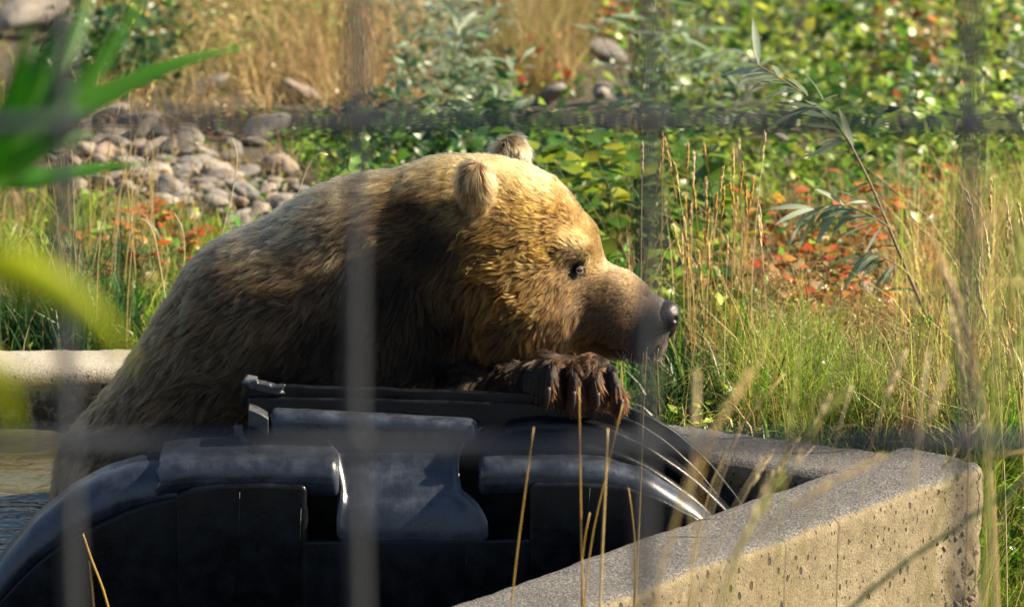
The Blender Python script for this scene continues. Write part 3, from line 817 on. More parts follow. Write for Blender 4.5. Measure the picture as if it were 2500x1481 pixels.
def coat(P):
    """coat attributes at points P (N,3)"""
    q = P[:, [0, 2]].copy()
    # points of the far side and crown share the profile lookup; raised by the view pitch
    q[:, 1] += (P[:, 1] - (YM0 - .08)) * math.tan(PITCH) * .35
    D2 = ((q[:, None] - GP[None]) ** 2).sum(-1)
    W = 1 / (D2 + .0006) ** 1.8
    W /= W.sum(1, keepdims=True)
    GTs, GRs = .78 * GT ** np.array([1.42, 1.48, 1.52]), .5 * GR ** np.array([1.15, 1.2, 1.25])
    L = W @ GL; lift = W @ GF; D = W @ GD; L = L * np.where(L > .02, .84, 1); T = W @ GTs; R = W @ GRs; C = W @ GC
    F = np.stack([D[:, 0], 0 * D[:, 0], D[:, 1]], 1)
    for E, up in ((NEAR_EAR, .0), (FAR_EAR, .0)):
        k = np.exp(-(((P - E) / np.array([.045, .04, .062])) ** 2).sum(1) ** 2)[:, None]
        T = T * (1 - k) + (np.array([.26, .165, .075]) if E is NEAR_EAR else np.array([.48, .34, .18])) * k; R = R * (1 - k) + np.array([.05, .03, .015]) * k  # far ear paler: sunlight put into its coat colour
        L = L * (1 - k[:, 0]) + .021 * k[:, 0]
        F = F * (1 - k) + np.array([.10, 0, -.95]) * k if up == 0 else F
        lift = lift * (1 - k[:, 0]) + .42 * k[:, 0]
        C = C * (1 - k[:, 0]) + .5 * k[:, 0]
    k = np.exp(-(((P - EAR_CUP) / .02) ** 2).sum(1) ** 2)[:, None]
    T = T * (1 - k) + np.array([.10, .055, .02]) * k; R = R * (1 - k) + np.array([.02, .012, .006]) * k
    k = (np.exp(-(((P - PAWC) / np.array([.16, .11, .10])) ** 2).sum(1) ** 3) * sstep(-.15, -.18, P[:, 1]) * sstep(.27, .24, P[:, 2]))[:, None]
    T = T * (1 - k) + np.array([.060, .020, .007]) * k; R = R * (1 - k) + np.array([.010, .005, .003]) * k
    L = L * (1 - k[:, 0]) + .030 * k[:, 0]; C = C * (1 - k[:, 0]) + .95 * k[:, 0]; lift = lift * (1 - k[:, 0]) + .09 * k[:, 0]
    F = F * (1 - k) + np.array([.12, 0, -1.]) * k
    for a_, b_ in zip(MOUTH[:-1], MOUTH[1:]):      # black lips along the mouth line
        ab = b_ - a_; tt_ = np.clip(((P[:, [0, 2]] - a_) @ ab) / (ab @ ab), 0, 1)
        dm = np.linalg.norm(P[:, [0, 2]] - a_ - tt_[:, None] * ab, axis=1); k = np.exp(-(dm / .0055) ** 4)[:, None]
        T = T * (1 - k) + np.array([.010, .008, .008]) * k; R = R * (1 - k) + np.array([.006, .005, .005]) * k
        L = L * (1 - .6 * k[:, 0])
    for a_, b_ in zip(ARM[:-1], ARM[1:]):          # foreleg nearly black: shade under the cheek put into its colour
        ab = b_ - a_; tt_ = np.clip(((P - a_) @ ab) / (ab @ ab), 0, 1)
        dm = np.linalg.norm(P - a_ - tt_[:, None] * ab, axis=1); k = np.exp(-(dm / .074) ** 8)[:, None]
        k = k * sstep(-.09, -.12, P[:, 1])[:, None]
        T = T * (1 - k) + np.array([.022, .012, .007]) * k; R = R * (1 - k) + np.array([.006, .004, .003]) * k
    k = np.exp(-(((P - NC) / np.array([.050, .06, .046])) ** 2).sum(1) ** 2)[:, None]      # black skin round the nose
    T = T * (1 - k) + np.array([.022, .019, .018]) * k; R = R * (1 - k) + np.array([.016, .015, .016]) * k
    L = L * (1 - k[:, 0]) + .0035 * k[:, 0]
    for E in (EYE, EYE_F):      # dark short fur round the eyes
        dd = np.sqrt(((P - E) ** 2).sum(1)); k = np.exp(-(dd / .021) ** 4)[:, None]
        T = T * (1 - k) + np.array([.035, .022, .014]) * k; R = R * (1 - k) + np.array([.015, .010, .007]) * k
        L = L * (1 - k[:, 0]) + .005 * k[:, 0]
    return L, lift, F, T, R, C

bear = empty('brown_bear', (at_y(620, 1300, YM0)[0], YM0, -.35))
prop(bear, 'brown bear sitting in the trough, chin on its paw, looking along the wall', 'bear')
BO = np.array(bear.location)
m, nt, bs = new_mat('bear_skin')
a = N(nt, 'ShaderNodeAttribute', attribute_name='col'); nt.links.new(a.outputs['Color'], bs.inputs['Base Color'])
bs.inputs['Roughness'].default_value = .8
nt.links.new(bump(nt, noise_tex(nt, 300, 3).outputs[0], .4, .002), bs.inputs['Normal'])
me = mesh_np('body', BV - BO, BQ)
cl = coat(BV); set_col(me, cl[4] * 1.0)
body = link('body', me, m, bear)

# nose pad: wedge with nostrils, sculpted from a distance field of its own
NC = B(1622, 767)
def nose_sdf(P):
    q = P - NC
    q = q @ np.array(Matrix.Rotation(math.radians(-24), 3, 'Y'))
    def ell(q, c, r):
        w_ = (q - c) / r; k0 = np.sqrt((w_ ** 2).sum(-1)); k1 = np.sqrt(((w_ / r) ** 2).sum(-1)) + 1e-9
        return k0 * (k0 - 1) / k1
    def smin(a, b, k):
        h = np.clip(.5 + .5 * (b - a) / k, 0, 1); return b * (1 - h) + a * h - k * h * (1 - h)
    d = ell(q, np.array([-.006, 0, .003]), np.array([.035, .031, .0225]))
    d = smin(d, ell(q, np.array([.004, -.013, -.009]), np.array([.020, .016, .018])), .012)
    d = smin(d, ell(q, np.array([.004, .013, -.009]), np.array([.020, .016, .018])), .012)
    d = smin(d, ell(q, np.array([-.008, 0, -.026]), np.array([.018, .012, .018])), .012)
    for s_ in (-1, 1):
        for c, r in ((np.array([.017, s_ * .0245, -.012]), .0038),):
            s2 = r - np.sqrt(((q - c) ** 2).sum(-1)); h = np.clip(.5 - .5 * (d - s2) / .005, 0, 1)
            d = d * (1 - h) + s2 * h + .005 * h * (1 - h)
    return d
def make_fur(nhair, name='fur'):
    q = BQ
    tri = np.concatenate([q[:, [0, 1, 2]], q[:, [0, 2, 3]]])
    A, Bv, C = BV[tri[:, 0]], BV[tri[:, 1]], BV[tri[:, 2]]
    area = np.linalg.norm(np.cross(Bv - A, C - A), axis=1) * .5
    ctr = (A + Bv + C) / 3
    wgt = area.copy()
    wgt *= np.where(ctr[:, 2] < WATER_Z - .03, 0, 1)
    wgt *= np.where(ctr[:, 1] > .16, .45, 1)                    # far side, mostly unseen
    headx = at_y(1150, 600, 0)[0]
    wgt *= 1 + 1.3 * sstep(headx - .12, headx + .05, ctr[:, 0])
    mz = at_y(1400, 700, 0)[0]
    wgt *= 1 + 2.2 * sstep(mz - .02, mz + .06, ctr[:, 0])
    wgt *= np.where(((ctr - PAWC) ** 2).sum(1) < .012, 1.6, 1)
    cdf = np.cumsum(wgt); cdf /= cdf[-1]
    f = np.searchsorted(cdf, rng.random(nhair))
    u, v = rng.random(nhair), rng.random(nhair); s_ = u + v > 1; u[s_], v[s_] = 1 - u[s_], 1 - v[s_]
    P = A[f] + u[:, None] * (Bv - A)[f] + v[:, None] * (C - A)[f]
    keep = np.sqrt(((P - EYE) ** 2).sum(1)) > .0125
    keep &= np.sqrt(((P - EYE_F) ** 2).sum(1)) > .0125
    nosec = B(1628, 768)
    keep &= nose_sdf(P) > -.001
    P = P[keep]; n = len(P)
    Nn = grad(P)
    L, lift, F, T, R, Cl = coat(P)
    def tang(F, Nn):
        t = F - (F * Nn).sum(1, keepdims=True) * Nn
        return t / (np.linalg.norm(t, axis=1, keepdims=True) + 1e-6)
    # swirl the lie of the fur with smooth noise
    sw = np.stack([vnoise(P * 14, 41), vnoise(P * 14, 42), vnoise(P * 14, 43)], 1) * .38 + np.stack([vnoise(P * 45, 44), vnoise(P * 45, 45), vnoise(P * 45, 46)], 1) * (.25 + .45 * Cl)[:, None]
    sw *= np.where(Cl > .87, .25, 1)[:, None]
    t = tang(F + sw, Nn)
    L = L * (.72 + .5 * rng.random(n)) * (1 + .25 * vnoise(P * 30, 47))
    lf = np.clip(lift + rng.normal(0, .07, n), .06, .8)
    d0 = t * (1 - lf)[:, None] + Nn * lf[:, None] + rng.normal(0, .08, (n, 3))
    wetp = Cl > .87
    d0[wetp] = F[wetp] * .9 + Nn[wetp] * .30 + rng.normal(0, .11, (int(wetp.sum()), 3))
    t[wetp] = F[wetp] / (np.linalg.norm(F[wetp], axis=1, keepdims=True) + 1e-6)
    d0 /= np.linalg.norm(d0, axis=1, keepdims=True)
    # clumps: every hair leans towards a neighbour that leads the lock
    ncl = max(10, n // 8)
    lead = rng.choice(n, ncl, replace=False)
    kd = kdtree.KDTree(ncl)
    for i, j in enumerate(lead): kd.insert(P[j], i)
    kd.balance()
    near = np.array([kd.find(p)[1] for p in P])
    j = lead[near]
    big = np.floor(P * 55 + np.stack([vnoise(P * 40, 71), vnoise(P * 40, 72), vnoise(P * 40, 73)], 1) * .5).astype(np.int64)
    bigid = (big[:, 0] * 7919 + big[:, 1] * 104729 + big[:, 2] * 1299709) % 99991
    bigv = rng.normal(0, 1, (99991, 3))[bigid] * np.where(Cl > .87, .15, 1)[:, None]
    K = 6
    ts = np.linspace(0, 1, K)
    pos = np.empty((n, K, 3))
    curl = rng.normal(0, 1, (n, 3)); curl -= (curl * d0).sum(1, keepdims=True) * d0
    curl = curl * .10 + bigv * (.10 * Cl)[:, None] + tang(np.stack([vnoise(P * 60, 51), vnoise(P * 60, 52), vnoise(P * 60, 53)], 1), Nn) * (.22 * Cl)[:, None]
    g_ = np.array([0, 0, -1.0])
    def path(tt, P, d, L, t_, c):
        bend = t_ * .38 + g_ * .12 - d * .30
        return P + L[:, None] * (d * tt + bend * tt * tt + c * tt * tt)
    for k, tt in enumerate(ts):
        p = path(tt, P, d0, L, t, curl)
        pl = path(tt, P[j], d0[j], (L * .5 + L[j] * .5), t[j], curl[j])
        wq = (Cl * .95 * tt ** 1.25)[:, None]
        pos[:, k] = p * (1 - wq) + pl * wq
    # never dive into the skin
    rad_ = (.00026 + .00016 * np.clip(L / .04, 0, 1))[:, None] * np.array([1, 1, .95, .85, .65, .3])[None]
    rad_[L < .012] *= .6
    vt = 1 + .30 * vnoise(P * 22, 61) + .22 * rng.normal(0, 1, n) + .36 * rng.normal(0, 1, ncl)[near]
    vt = np.clip(vt, .22, 2.1)[:, None]
    cu = bpy.data.hair_curves.new(name)
    cu.add_curves([K] * n)
    cu.points.foreach_set('position', (pos - BO).astype(np.float32).ravel())
    ra = cu.attributes.get('radius') or cu.attributes.new('radius', 'FLOAT', 'POINT')
    ra.data.foreach_set('value', rad_.astype(np.float32).ravel())
    for nm, c in (('tip', T * vt), ('root', R * vt)):
        at = cu.attributes.new(nm, 'FLOAT_COLOR', 'CURVE')
        at.data.foreach_set('color', np.concatenate([np.clip(c, .002, .9), np.ones((n, 1))], 1).astype(np.float32).ravel())
    o = link(name, cu, M_FUR, bear)
    return o
M_FUR, nt, bs = new_mat('bear_fur')
nt.nodes.remove(bs)
hi_ = N(nt, 'ShaderNodeHairInfo')
at_ = N(nt, 'ShaderNodeAttribute', attribute_name='tip'); ar_ = N(nt, 'ShaderNodeAttribute', attribute_name='root')
fr = ramp(nt, hi_.outputs['Intercept'], [(.12, (0, 0, 0)), (.72, (1, 1, 1))])
hc = mixc(nt, fr.outputs[0], ar_.outputs['Color'], at_.outputs['Color'])
hb = N(nt, 'ShaderNodeBsdfHairPrincipled')
nt.links.new(hc, hb.inputs['Color']); hb.inputs['IOR'].default_value = 1.36; hb.inputs['Roughness'].default_value = .38; hb.inputs['Radial Roughness'].default_value = .5
nt.links.new(hb.outputs[0], nt.nodes['Material Output'].inputs[0])
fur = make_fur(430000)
fur['kind'] = 'stuff'

# eyes, nose, claws
def uv_ball(name, c, r, mat, parent, scale=(1, 1, 1), seg=24):
    import bmesh
    bm = bmesh.new(); bmesh.ops.create_uvsphere(bm, u_segments=seg, v_segments=seg // 2, radius=r)
    for v in bm.verts: v.co = Vector((v.co.x * scale[0], v.co.y * scale[1], v.co.z * scale[2]))
    me = bpy.data.meshes.new(name); bm.to_mesh(me); bm.free()
    me.polygons.foreach_set('use_smooth', np.ones(len(me.polygons), bool))
    o = link(name, me, mat, parent); o.location = c
    return o
M_EYEW = mat_simple('eye_white', (.20, .17, .15), .5)
M_IRIS = mat_simple('amber_iris', (.30, .11, .018), .5)
M_PUP = mat_simple('pupil', (.006, .005, .005), .35)
M_LID = mat_simple('eyelid_skin', (.012, .009, .008), .5)
for E, sgn in ((EYE, -1), (EYE_F, 1)):
    look = np.array([.60, sgn * .80, .05]); look /= np.linalg.norm(look)
    e = uv_ball('eye', E - BO, .0088, M_PUP, bear)
    uv_ball('iris', look * .0038, .0064, M_IRIS, e)
    uv_ball('pupil', look * .0072, .0036, M_PUP, e)
    side = np.cross(look, [0, 0, 1]); side /= np.linalg.norm(side); upv = np.cross(side, look)
    arc = [look * .0070 + (side * math.cos(a_) * .0080 - upv * .0050 * math.sin(a_)) for a_ in np.radians(np.linspace(25, 150, 9) if sgn > 0 else np.linspace(30, 155, 9))]
    v, qq, tt = tube_np(arc, [.0002, .0004, .0007, .0009, .0010, .0009, .0007, .0004, .0002], 6)
    link('eye_white', mesh_np('eye_white', v, qq, tt), M_EYEW, e)
    # lids: two arcs of skin round the eyeball
    for nm, k0, k1, hh in (('upper_eyelid', 10, 170, .0028), ('lower_eyelid', 190, 350, .0060)):
        side = np.cross(look, [0, 0, 1]); side /= np.linalg.norm(side); upv = np.cross(side, look)
        pts = []
        for a_ in np.radians(np.linspace(k0, k1, 11)):
            pts.append(look * .0072 * (1 - .12 * abs(math.cos(a_))) + side * .0108 * math.cos(a_) + upv * hh * 1.25 * math.sin(a_))
        v, qq, tt = tube_np(pts, .0024 if hh < .005 else .0012, 6)
        link(nm, mesh_np(nm, v + (E - BO), qq, tt), M_LID, bear)
_sd = sd
sd = nose_sdf
nv, nq = surface_nets(NC - .05, NC + .05, .0016)
sd = _sd
M_NOSE, nt, bs = new_mat('nose_leather')
vv = N(nt, 'ShaderNodeTexVoronoi'); vv.inputs['Scale'].default_value = 480
g = N(nt, 'ShaderNodeNewGeometry'); nt.links.new(g.outputs['Position'], vv.inputs['Vector'])
bs.inputs['Base Color'].default_value = (.016, .015, .017, 1); bs.inputs['Roughness'].default_value = .34
nt.links.new(bump(nt, vv.outputs['Distance'], .5, .0012), bs.inputs['Normal'])
link('nose', mesh_np('nose', nv - BO, nq), M_NOSE, bear)
M_CLAW = mat_simple('dark_horn', (.020, .013, .008), .6)
for (a, b) in TOES:
    p0 = at_y(b[0] - 2, b[1] - 14, -.288); 
    pts = [p0 + np.array([0, -.012, 0]), p0 + np.array([.001, -.018, -.018]), p0 + np.array([-.002, -.018, -.036]), p0 + np.array([-.007, -.013, -.052])]
    v, qq, tt = tube_np(resample(pts, 9), np.linspace(.0058, .0009, 9), 8)
    link('claw', mesh_np('claw', v - BO, qq, tt), M_CLAW, bear)
# whiskers on chin and lips
wb_ = MB()
for k in range(46):
    r0 = at_y(random.uniform(1500, 1612), random.uniform(842, 878), ym(1570) - random.uniform(.0, .045))
    d_ = np.array([random.uniform(-.2, .7), random.uniform(-.7, .1), random.uniform(-1, -.2)]); d_ /= np.linalg.norm(d_)
    ln = random.uniform(.008, .022)
    v, qq, tt = tube_np([r0, r0 + d_ * ln * .5, r0 + d_ * ln + np.array([0, 0, -.003])], [.0005, .0004, .0002], 3)
    wb_.add(v, qq, tt, (.55, .5, .42))
wo = link('whiskers', wb_.mesh('whiskers'), M_STRAW, bear); wo.location = -BO; wo['kind'] = 'stuff'

# ------------------------------------------------------------------ vegetation
def blades_np(root, h, wid, lean, bendv, cols, levels=4, tipcol=None):
    """curved tapering blades; root (N,3), h,wid (N), lean (N,2) horizontal drift at the tip as a fraction of h"""
    n = len(root); ts = np.linspace(0, 1, levels)
    side = np.stack([-np.sin(bendv), np.cos(bendv), 0 * bendv], 1)
    V = np.empty((n, levels, 2, 3)); Cc = np.empty((n, levels, 2, 3))
    for k, t in enumerate(ts):
        c = root.copy()
        c[:, 0] += lean[:, 0] * h * t ** 2; c[:, 1] += lean[:, 1] * h * t ** 2
        c[:, 2] += h * (t - .35 * (lean ** 2).sum(1) * t ** 2.5)
        wd = wid * (1 - t ** 1.8) * .5 + .0002
        V[:, k, 0] = c - side * wd[:, None]; V[:, k, 1] = c + side * wd[:, None]
        cc = cols if tipcol is None else cols * (1 - t) + tipcol * t
        Cc[:, k, 0] = cc; Cc[:, k, 1] = cc
    i = np.arange(n * levels * 2).reshape(n, levels, 2)
    q = np.stack([i[:, :-1, 0], i[:, :-1, 1], i[:, 1:, 1], i[:, 1:, 0]], -1).reshape(-1, 4)
    return V.reshape(-1, 3), q, Cc.reshape(-1, 3)
def leaves_np(pos, d, nrm, ln, wd, cols):
    """folded pointed leaves: base, two shoulders, midrib, tip"""
    s_ = np.cross(d, nrm); s_ /= np.linalg.norm(s_, axis=1, keepdims=True) + 1e-9
    n = len(pos); V = np.empty((n, 6, 3)); l = ln[:, None]; w_ = wd[:, None]
    V[:, 0] = pos
    V[:, 1] = pos + d * l * .42 + s_ * w_ * .5 + nrm * w_ * .12
    V[:, 2] = pos + d * l * .45
    V[:, 3] = pos + d * l * .42 - s_ * w_ * .5 + nrm * w_ * .12
    V[:, 4] = pos + d * l * .78 + s_ * w_ * .0 - nrm * l * .04
    V[:, 5] = pos + d * l - nrm * l * .14
    b = np.arange(n)[:, None] * 6
    t = np.concatenate([b + np.array([[0, 1, 2]]), b + np.array([[0, 2, 3]]), b + np.array([[1, 4, 2]]), b + np.array([[2, 4, 3]]), b + np.array([[1, 5, 4]]), b + np.array([[4, 5, 3]])])
    return V.reshape(-1, 3), t, np.repeat(cols, 6, 0)
def pick(pal, n, jit=.2):
    p = np.array(pal); c = p[rng.integers(0, len(p), n)]
    if TID is not None and len(TID) == n:
        m_ = TID.max() + 1
        own = rng.integers(0, len(p), m_)[TID]; c = np.where((rng.random(n) < .72)[:, None], p[own], c)
        c = c * np.clip(1 + rng.normal(0, .28, m_), .45, 1.7)[TID][:, None]
    return np.clip(c * (1 + rng.normal(0, jit, (n, 1))) * (1 + rng.normal(0, .06, (n, 3))), .004, .9)
def rand_dirs(n, up=.5):
    a = rng.random(n) * 2 * np.pi; z = rng.normal(up, .45, n)
    d = np.stack([np.cos(a), np.sin(a), z], 1); return d / np.linalg.norm(d, axis=1, keepdims=True)
def outside_trough(p):
    big = []
    c = np.mean(np.array(outer_poly), 0)
    for v in outer_poly:
        v = np.array(v); dv = v - c; big.append(tuple(v + dv / np.linalg.norm(dv) * .03))
    return ~in_poly(p[:, 0], p[:, 1], big)
def patch(x0, x1, y0, y1, n):
    px = rng.uniform(x0, x1, n); py = rng.uniform(y0, y1, n)
    m_ = max(3, n // 60); tuft = rng.random(n) < .72
    ci = rng.integers(0, m_, n); cx_ = rng.uniform(x0, x1, m_); cy_ = rng.uniform(y0, y1, m_)
    spread = rng.uniform(8, 34, m_)
    px = np.where(tuft, cx_[ci] + rng.normal(0, 1, n) * spread[ci], px + rng.normal(0, .07 * (x1 - x0), n))
    py = np.where(tuft, cy_[ci] + rng.normal(0, 1, n) * spread[ci] * .45, py + rng.normal(0, .05 * (y1 - y0), n))
    keep = py > -140
    for cx, cy, rx, ry, pr in THIN:
        e = ((px - cx) / rx) ** 2 + ((py - cy) / ry) ** 2
        keep &= (e > 1) | (rng.random(n) < pr)
    global TID
    p = on_ground(px[keep], py[keep]); o_ = outside_trough(p); p = p[o_]
    TID = np.where(tuft, ci, rng.integers(m_, m_ * 2, n))[keep][o_]
    return p
TID = None
THIN = [(350, 410, 300, 125, .05), (560, 490, 240, 100, .06), (1950, 365, 130, 50, .06), (1345, 300, 110, 62, .03), (1470, 300, 100, 62, .03), (1480, 195, 100, 60, .05), (1805, 275, 80, 55, .05), (2100, 760, 80, 45, .15), (90, 150, 160, 70, .1), (640, 375, 90, 35, .1), (735, 275, 70, 40, .1), (2140, 900, 110, 55, .15)]
GREEN = [(.085, .21, .02), (.12, .25, .022), (.06, .155, .022), (.17, .29, .034), (.24, .31, .045)]
COOL = [(.035, .10, .035), (.05, .13, .045), (.08, .15, .07), (.03, .08, .03)]
LIME = [(.25, .35, .04), (.33, .40, .05), (.19, .31, .035)]
STRAW = [(.50, .36, .15), (.42, .29, .12), (.56, .43, .20), (.34, .24, .10)]
TAN = [(.42, .28, .12), (.36, .25, .12), (.50, .36, .17), (.28, .20, .09)]
OLIVE = [(.18, .19, .05), (.24, .22, .07), (.13, .15, .04), (.30, .26, .09)]
SAGE = [(.22, .28, .20), (.28, .34, .26), (.16, .22, .14), (.12, .18, .09)]
RED = [(.42, .10, .03), (.48, .18, .03), (.36, .06, .03), (.45, .26, .04), (.30, .14, .04)]
DARKG = [(.03, .085, .015), (.04, .10, .02), (.02, .06, .015)]
def add_grass(mb, P, hr, wr, pal, lean=.5, tip=None):
    n = len(P)
    h = rng.uniform(hr[0], hr[1], n)
    if TID is not None and len(TID) == n: h = h * rng.uniform(.5, 1.45, TID.max() + 1)[TID]
    wd = rng.uniform(wr[0], wr[1], n)
    a = rng.random(n) * 2 * np.pi; mag = np.abs(rng.normal(0, lean, n))
    ln = np.stack([np.cos(a) * mag, np.sin(a) * mag], 1)
    c = pick(pal, n)
    Pq = P.copy(); Pq[:, 2] -= .006
    v, q, cc = blades_np(Pq, h, wd, ln, rng.random(n) * np.pi, c, 4, None if tip is None else pick(tip, n))
    mb.add(v, q, None, cc)
def add_leaves(mb, P, hr, lr, ratio, pal, up=.3):
    n = len(P)
    p = P.copy(); p[:, 2] += rng.uniform(hr[0], hr[1], n) * rng.random(n) ** .6
    d = rand_dirs(n, up); nr = rand_dirs(n, 1.0); nr -= (nr * d).sum(1, keepdims=True) * d; nr /= np.linalg.norm(nr, axis=1, keepdims=True) + 1e-9
    ln = rng.uniform(lr[0], lr[1], n)
    if TID is not None and len(TID) == n:
        k_ = rng.uniform(.5, 1.15, TID.max() + 1)[TID]; ln = ln * k_; p[:, 2] = P[:, 2] + (p[:, 2] - P[:, 2]) * k_
    v, t, cc = leaves_np(p, d, nr, ln, ln * ratio * rng.uniform(.8, 1.25, n), pick(pal, n))
    mb.add(v, None, t, cc)
gr, dr, lf, wl_ = MB(), MB(), MB(), MB()
# wide base cover, also beyond the frame
for (x0, x1) in ((-900, 0), (2500, 3400)):
    add_grass(gr, patch(x0, x1, -40, 1100, 7000), (.05, .16), (.003, .007), GREEN + OLIVE, .6)
    add_grass(dr, patch(x0, x1, -40, 1100, 3500), (.08, .25), (.002, .004), STRAW, .5)
    add_leaves(lf, patch(x0, x1, -40, 1100, 5000), (0, .12), (.02, .05), .5, GREEN + LIME)
# short turf everywhere in view
add_grass(gr, patch(0, 2500, -60, 1120, 20000), (.015, .06), (.003, .006), GREEN + OLIVE + DARKG, .9)
def litter(x0, x1, y0, y1, n, pal, lr=(.03, .12)):
    """dead stems lying and arching in every direction"""
    P_ = patch(x0, x1, y0, y1, n); n = len(P_)
    P_[:, 2] += rng.uniform(0, .06, n)
    add_grass(dr, P_, lr, (.0015, .0032), pal, 1.6)
# left: yellow green meadow above the trough edge
add_grass(gr, patch(-20, 560, 520, 860, 7500), (.03, .11), (.003, .006), GREEN + LIME + OLIVE, .9)
add_leaves(lf, patch(180, 620, 560, 800, 1800), (.0, .08), (.02, .045), .65, GREEN + LIME + LIME)
add_grass(gr, patch(0, 560, 520, 800, 3000), (.03, .12), (.002, .005), LIME + STRAW + LIME, 1.0)
add_leaves(lf, patch(60, 560, 540, 800, 1500), (.0, .10), (.015, .035), .6, LIME + [(.34, .36, .06)])
add_leaves(lf, patch(200, 540, 560, 780, 260), (.03, .10), (.02, .04), .7, RED)
add_grass(gr, patch(-20, 330, 700, 870, 2500), (.06, .16), (.004, .008), COOL + DARKG, .8)
add_grass(dr, patch(0, 500, 450, 800, 700), (.06, .18), (.0015, .003), STRAW, .5)
litter(0, 700, 300, 800, 1400, STRAW + TAN)
n_ = 480
P_ = on_ground(rng.uniform(150, 740, n_), rng.uniform(300, 540, n_)); P_[:, 2] += rng.uniform(0, .05, n_)
add_grass(dr, P_, (.03, .12), (.0015, .003), STRAW + TAN, 1.7)
add_leaves(lf, on_ground(rng.normal(430, 140, 260), rng.normal(440, 70, 260)), (.0, .06), (.012, .03), .55, GREEN + OLIVE + RED)
# upper left: dry shrubs and grasses
add_grass(dr, patch(180, 900, -20, 230, 5000), (.04, .22), (.002, .004), TAN + OLIVE + STRAW, .8)
add_grass(dr, patch(700, 1080, 60, 330, 5500), (.05, .22), (.002, .004), TAN + STRAW + TAN, .8)
add_leaves(lf, patch(180, 860, -80, 200, 9000), (.02, .26), (.012, .035), .5, OLIVE + LIME + GREEN + STRAW)
add_leaves(lf, patch(500, 1080, 60, 330, 3600), (.02, .2), (.008, .02), .5, TAN + STRAW)
add_leaves(lf, patch(100, 420, 60, 250, 2000), (.02, .2), (.03, .06), .6, DARKG + COOL)
litter(180, 1080, 0, 330, 3000, TAN + STRAW)
# sage-coloured plants in the middle top
add_leaves(lf, patch(960, 1260, 40, 420, 3000), (.03, .30), (.03, .07), .28, SAGE + COOL)
add_grass(gr, patch(1200, 1440, 60, 230, 6000), (.08, .24), (.0015, .003), OLIVE + TAN, .5)
add_leaves(lf, patch(1060, 1540, 160, 520, 5200), (.01, .12), (.02, .05), .6, GREEN + DARKG + LIME + GREEN)
add_leaves(lf, patch(1240, 1540, 100, 300, 260), (.05, .16), (.02, .04), .6, RED)
litter(950, 1550, 60, 480, 1600, TAN + STRAW + SAGE)
# upper right: bright leafy cover
add_leaves(lf, patch(1480, 2520, -80, 460, 13000), (.0, .2), (.02, .06), .55, GREEN + LIME + LIME + DARKG)
add_leaves(lf, patch(1480, 2520, -80, 420, 1800), (.05, .22), (.02, .05), .4, SAGE)
add_leaves(lf, patch(2150, 2520, 60, 330, 350), (.08, .2), (.02, .05), .6, RED + TAN)
add_leaves(lf, patch(1480, 1640, -60, 110, 420), (.08, .3), (.03, .06), .6, RED)
add_grass(gr, patch(1500, 2520, 0, 700, 5000), (.03, .10), (.003, .006), GREEN + COOL + OLIVE, 1.1)
litter(1500, 2520, 0, 700, 3200, TAN + STRAW + SAGE)
# low green between stones and head
add_leaves(lf, patch(480, 1000, 330, 560, 6000), (.0, .09), (.012, .04), .6, GREEN + DARKG + GREEN)
add_leaves(lf, patch(820, 1400, 330, 700, 4200), (.0, .15), (.03, .06), .55, COOL + DARKG + GREEN)
# right of the head
add_leaves(lf, patch(1280, 1800, 430, 900, 4200), (.02, .16), (.025, .05), .75, GREEN + DARKG + LIME)
litter(1400, 2400, 550, 950, 3600, STRAW + TAN + TAN)
add_grass(dr, patch(1480, 1900, 600, 1000, 500), (.08, .26), (.0015, .003), STRAW + TAN, .5)
add_grass(gr, patch(1540, 1900, 850, 1060, 2400), (.05, .16), (.005, .010), COOL + GREEN + DARKG + DARKG, 1.0)
add_grass(gr, patch(1600, 2400, 900, 1140, 3400), (.03, .10), (.003, .007), LIME + GREEN + OLIVE + DARKG, 1.3)
litter(1600, 2450, 820, 1120, 1800, STRAW + TAN + [(.16, .10, .05)])
add_leaves(lf, patch(1620, 2400, 860, 1130, 1800), (.0, .10), (.015, .035), .45, LIME + GREEN + [(.34, .38, .09)])
add_leaves(lf, patch(1760, 2140, 820, 1040, 4200), (.04, .20), (.006, .014), .4, [(.30, .36, .09), (.24, .32, .06), (.36, .36, .14)])
add_grass(gr, patch(1780, 2160, 900, 1080, 4200), (.06, .19), (.0012, .0022), LIME + [(.30, .34, .10)], .8)
add_leaves(lf, patch(1850, 2380, 560, 860, 2600), (.0, .10), (.02, .05), .6, RED + TAN + LIME + RED)
add_leaves(lf, patch(1700, 2500, 450, 700, 2600), (.0, .12), (.02, .045), .6, GREEN + LIME)
add_grass(dr, patch(1820, 2300, 740, 900, 2600), (.04, .14), (.002, .004), TAN + [(.22, .11, .06)], 1.2)
add_grass(dr, patch(2180, 2560, 560, 1120, 2600), (.08, .30), (.0015, .0035), STRAW + LIME, .6)
litter(2150, 2560, 500, 1120, 2200, STRAW + LIME)
add_grass(dr, patch(1620, 2500, 900, 1130, 500), (.08, .24), (.0012, .0025), STRAW, .5)
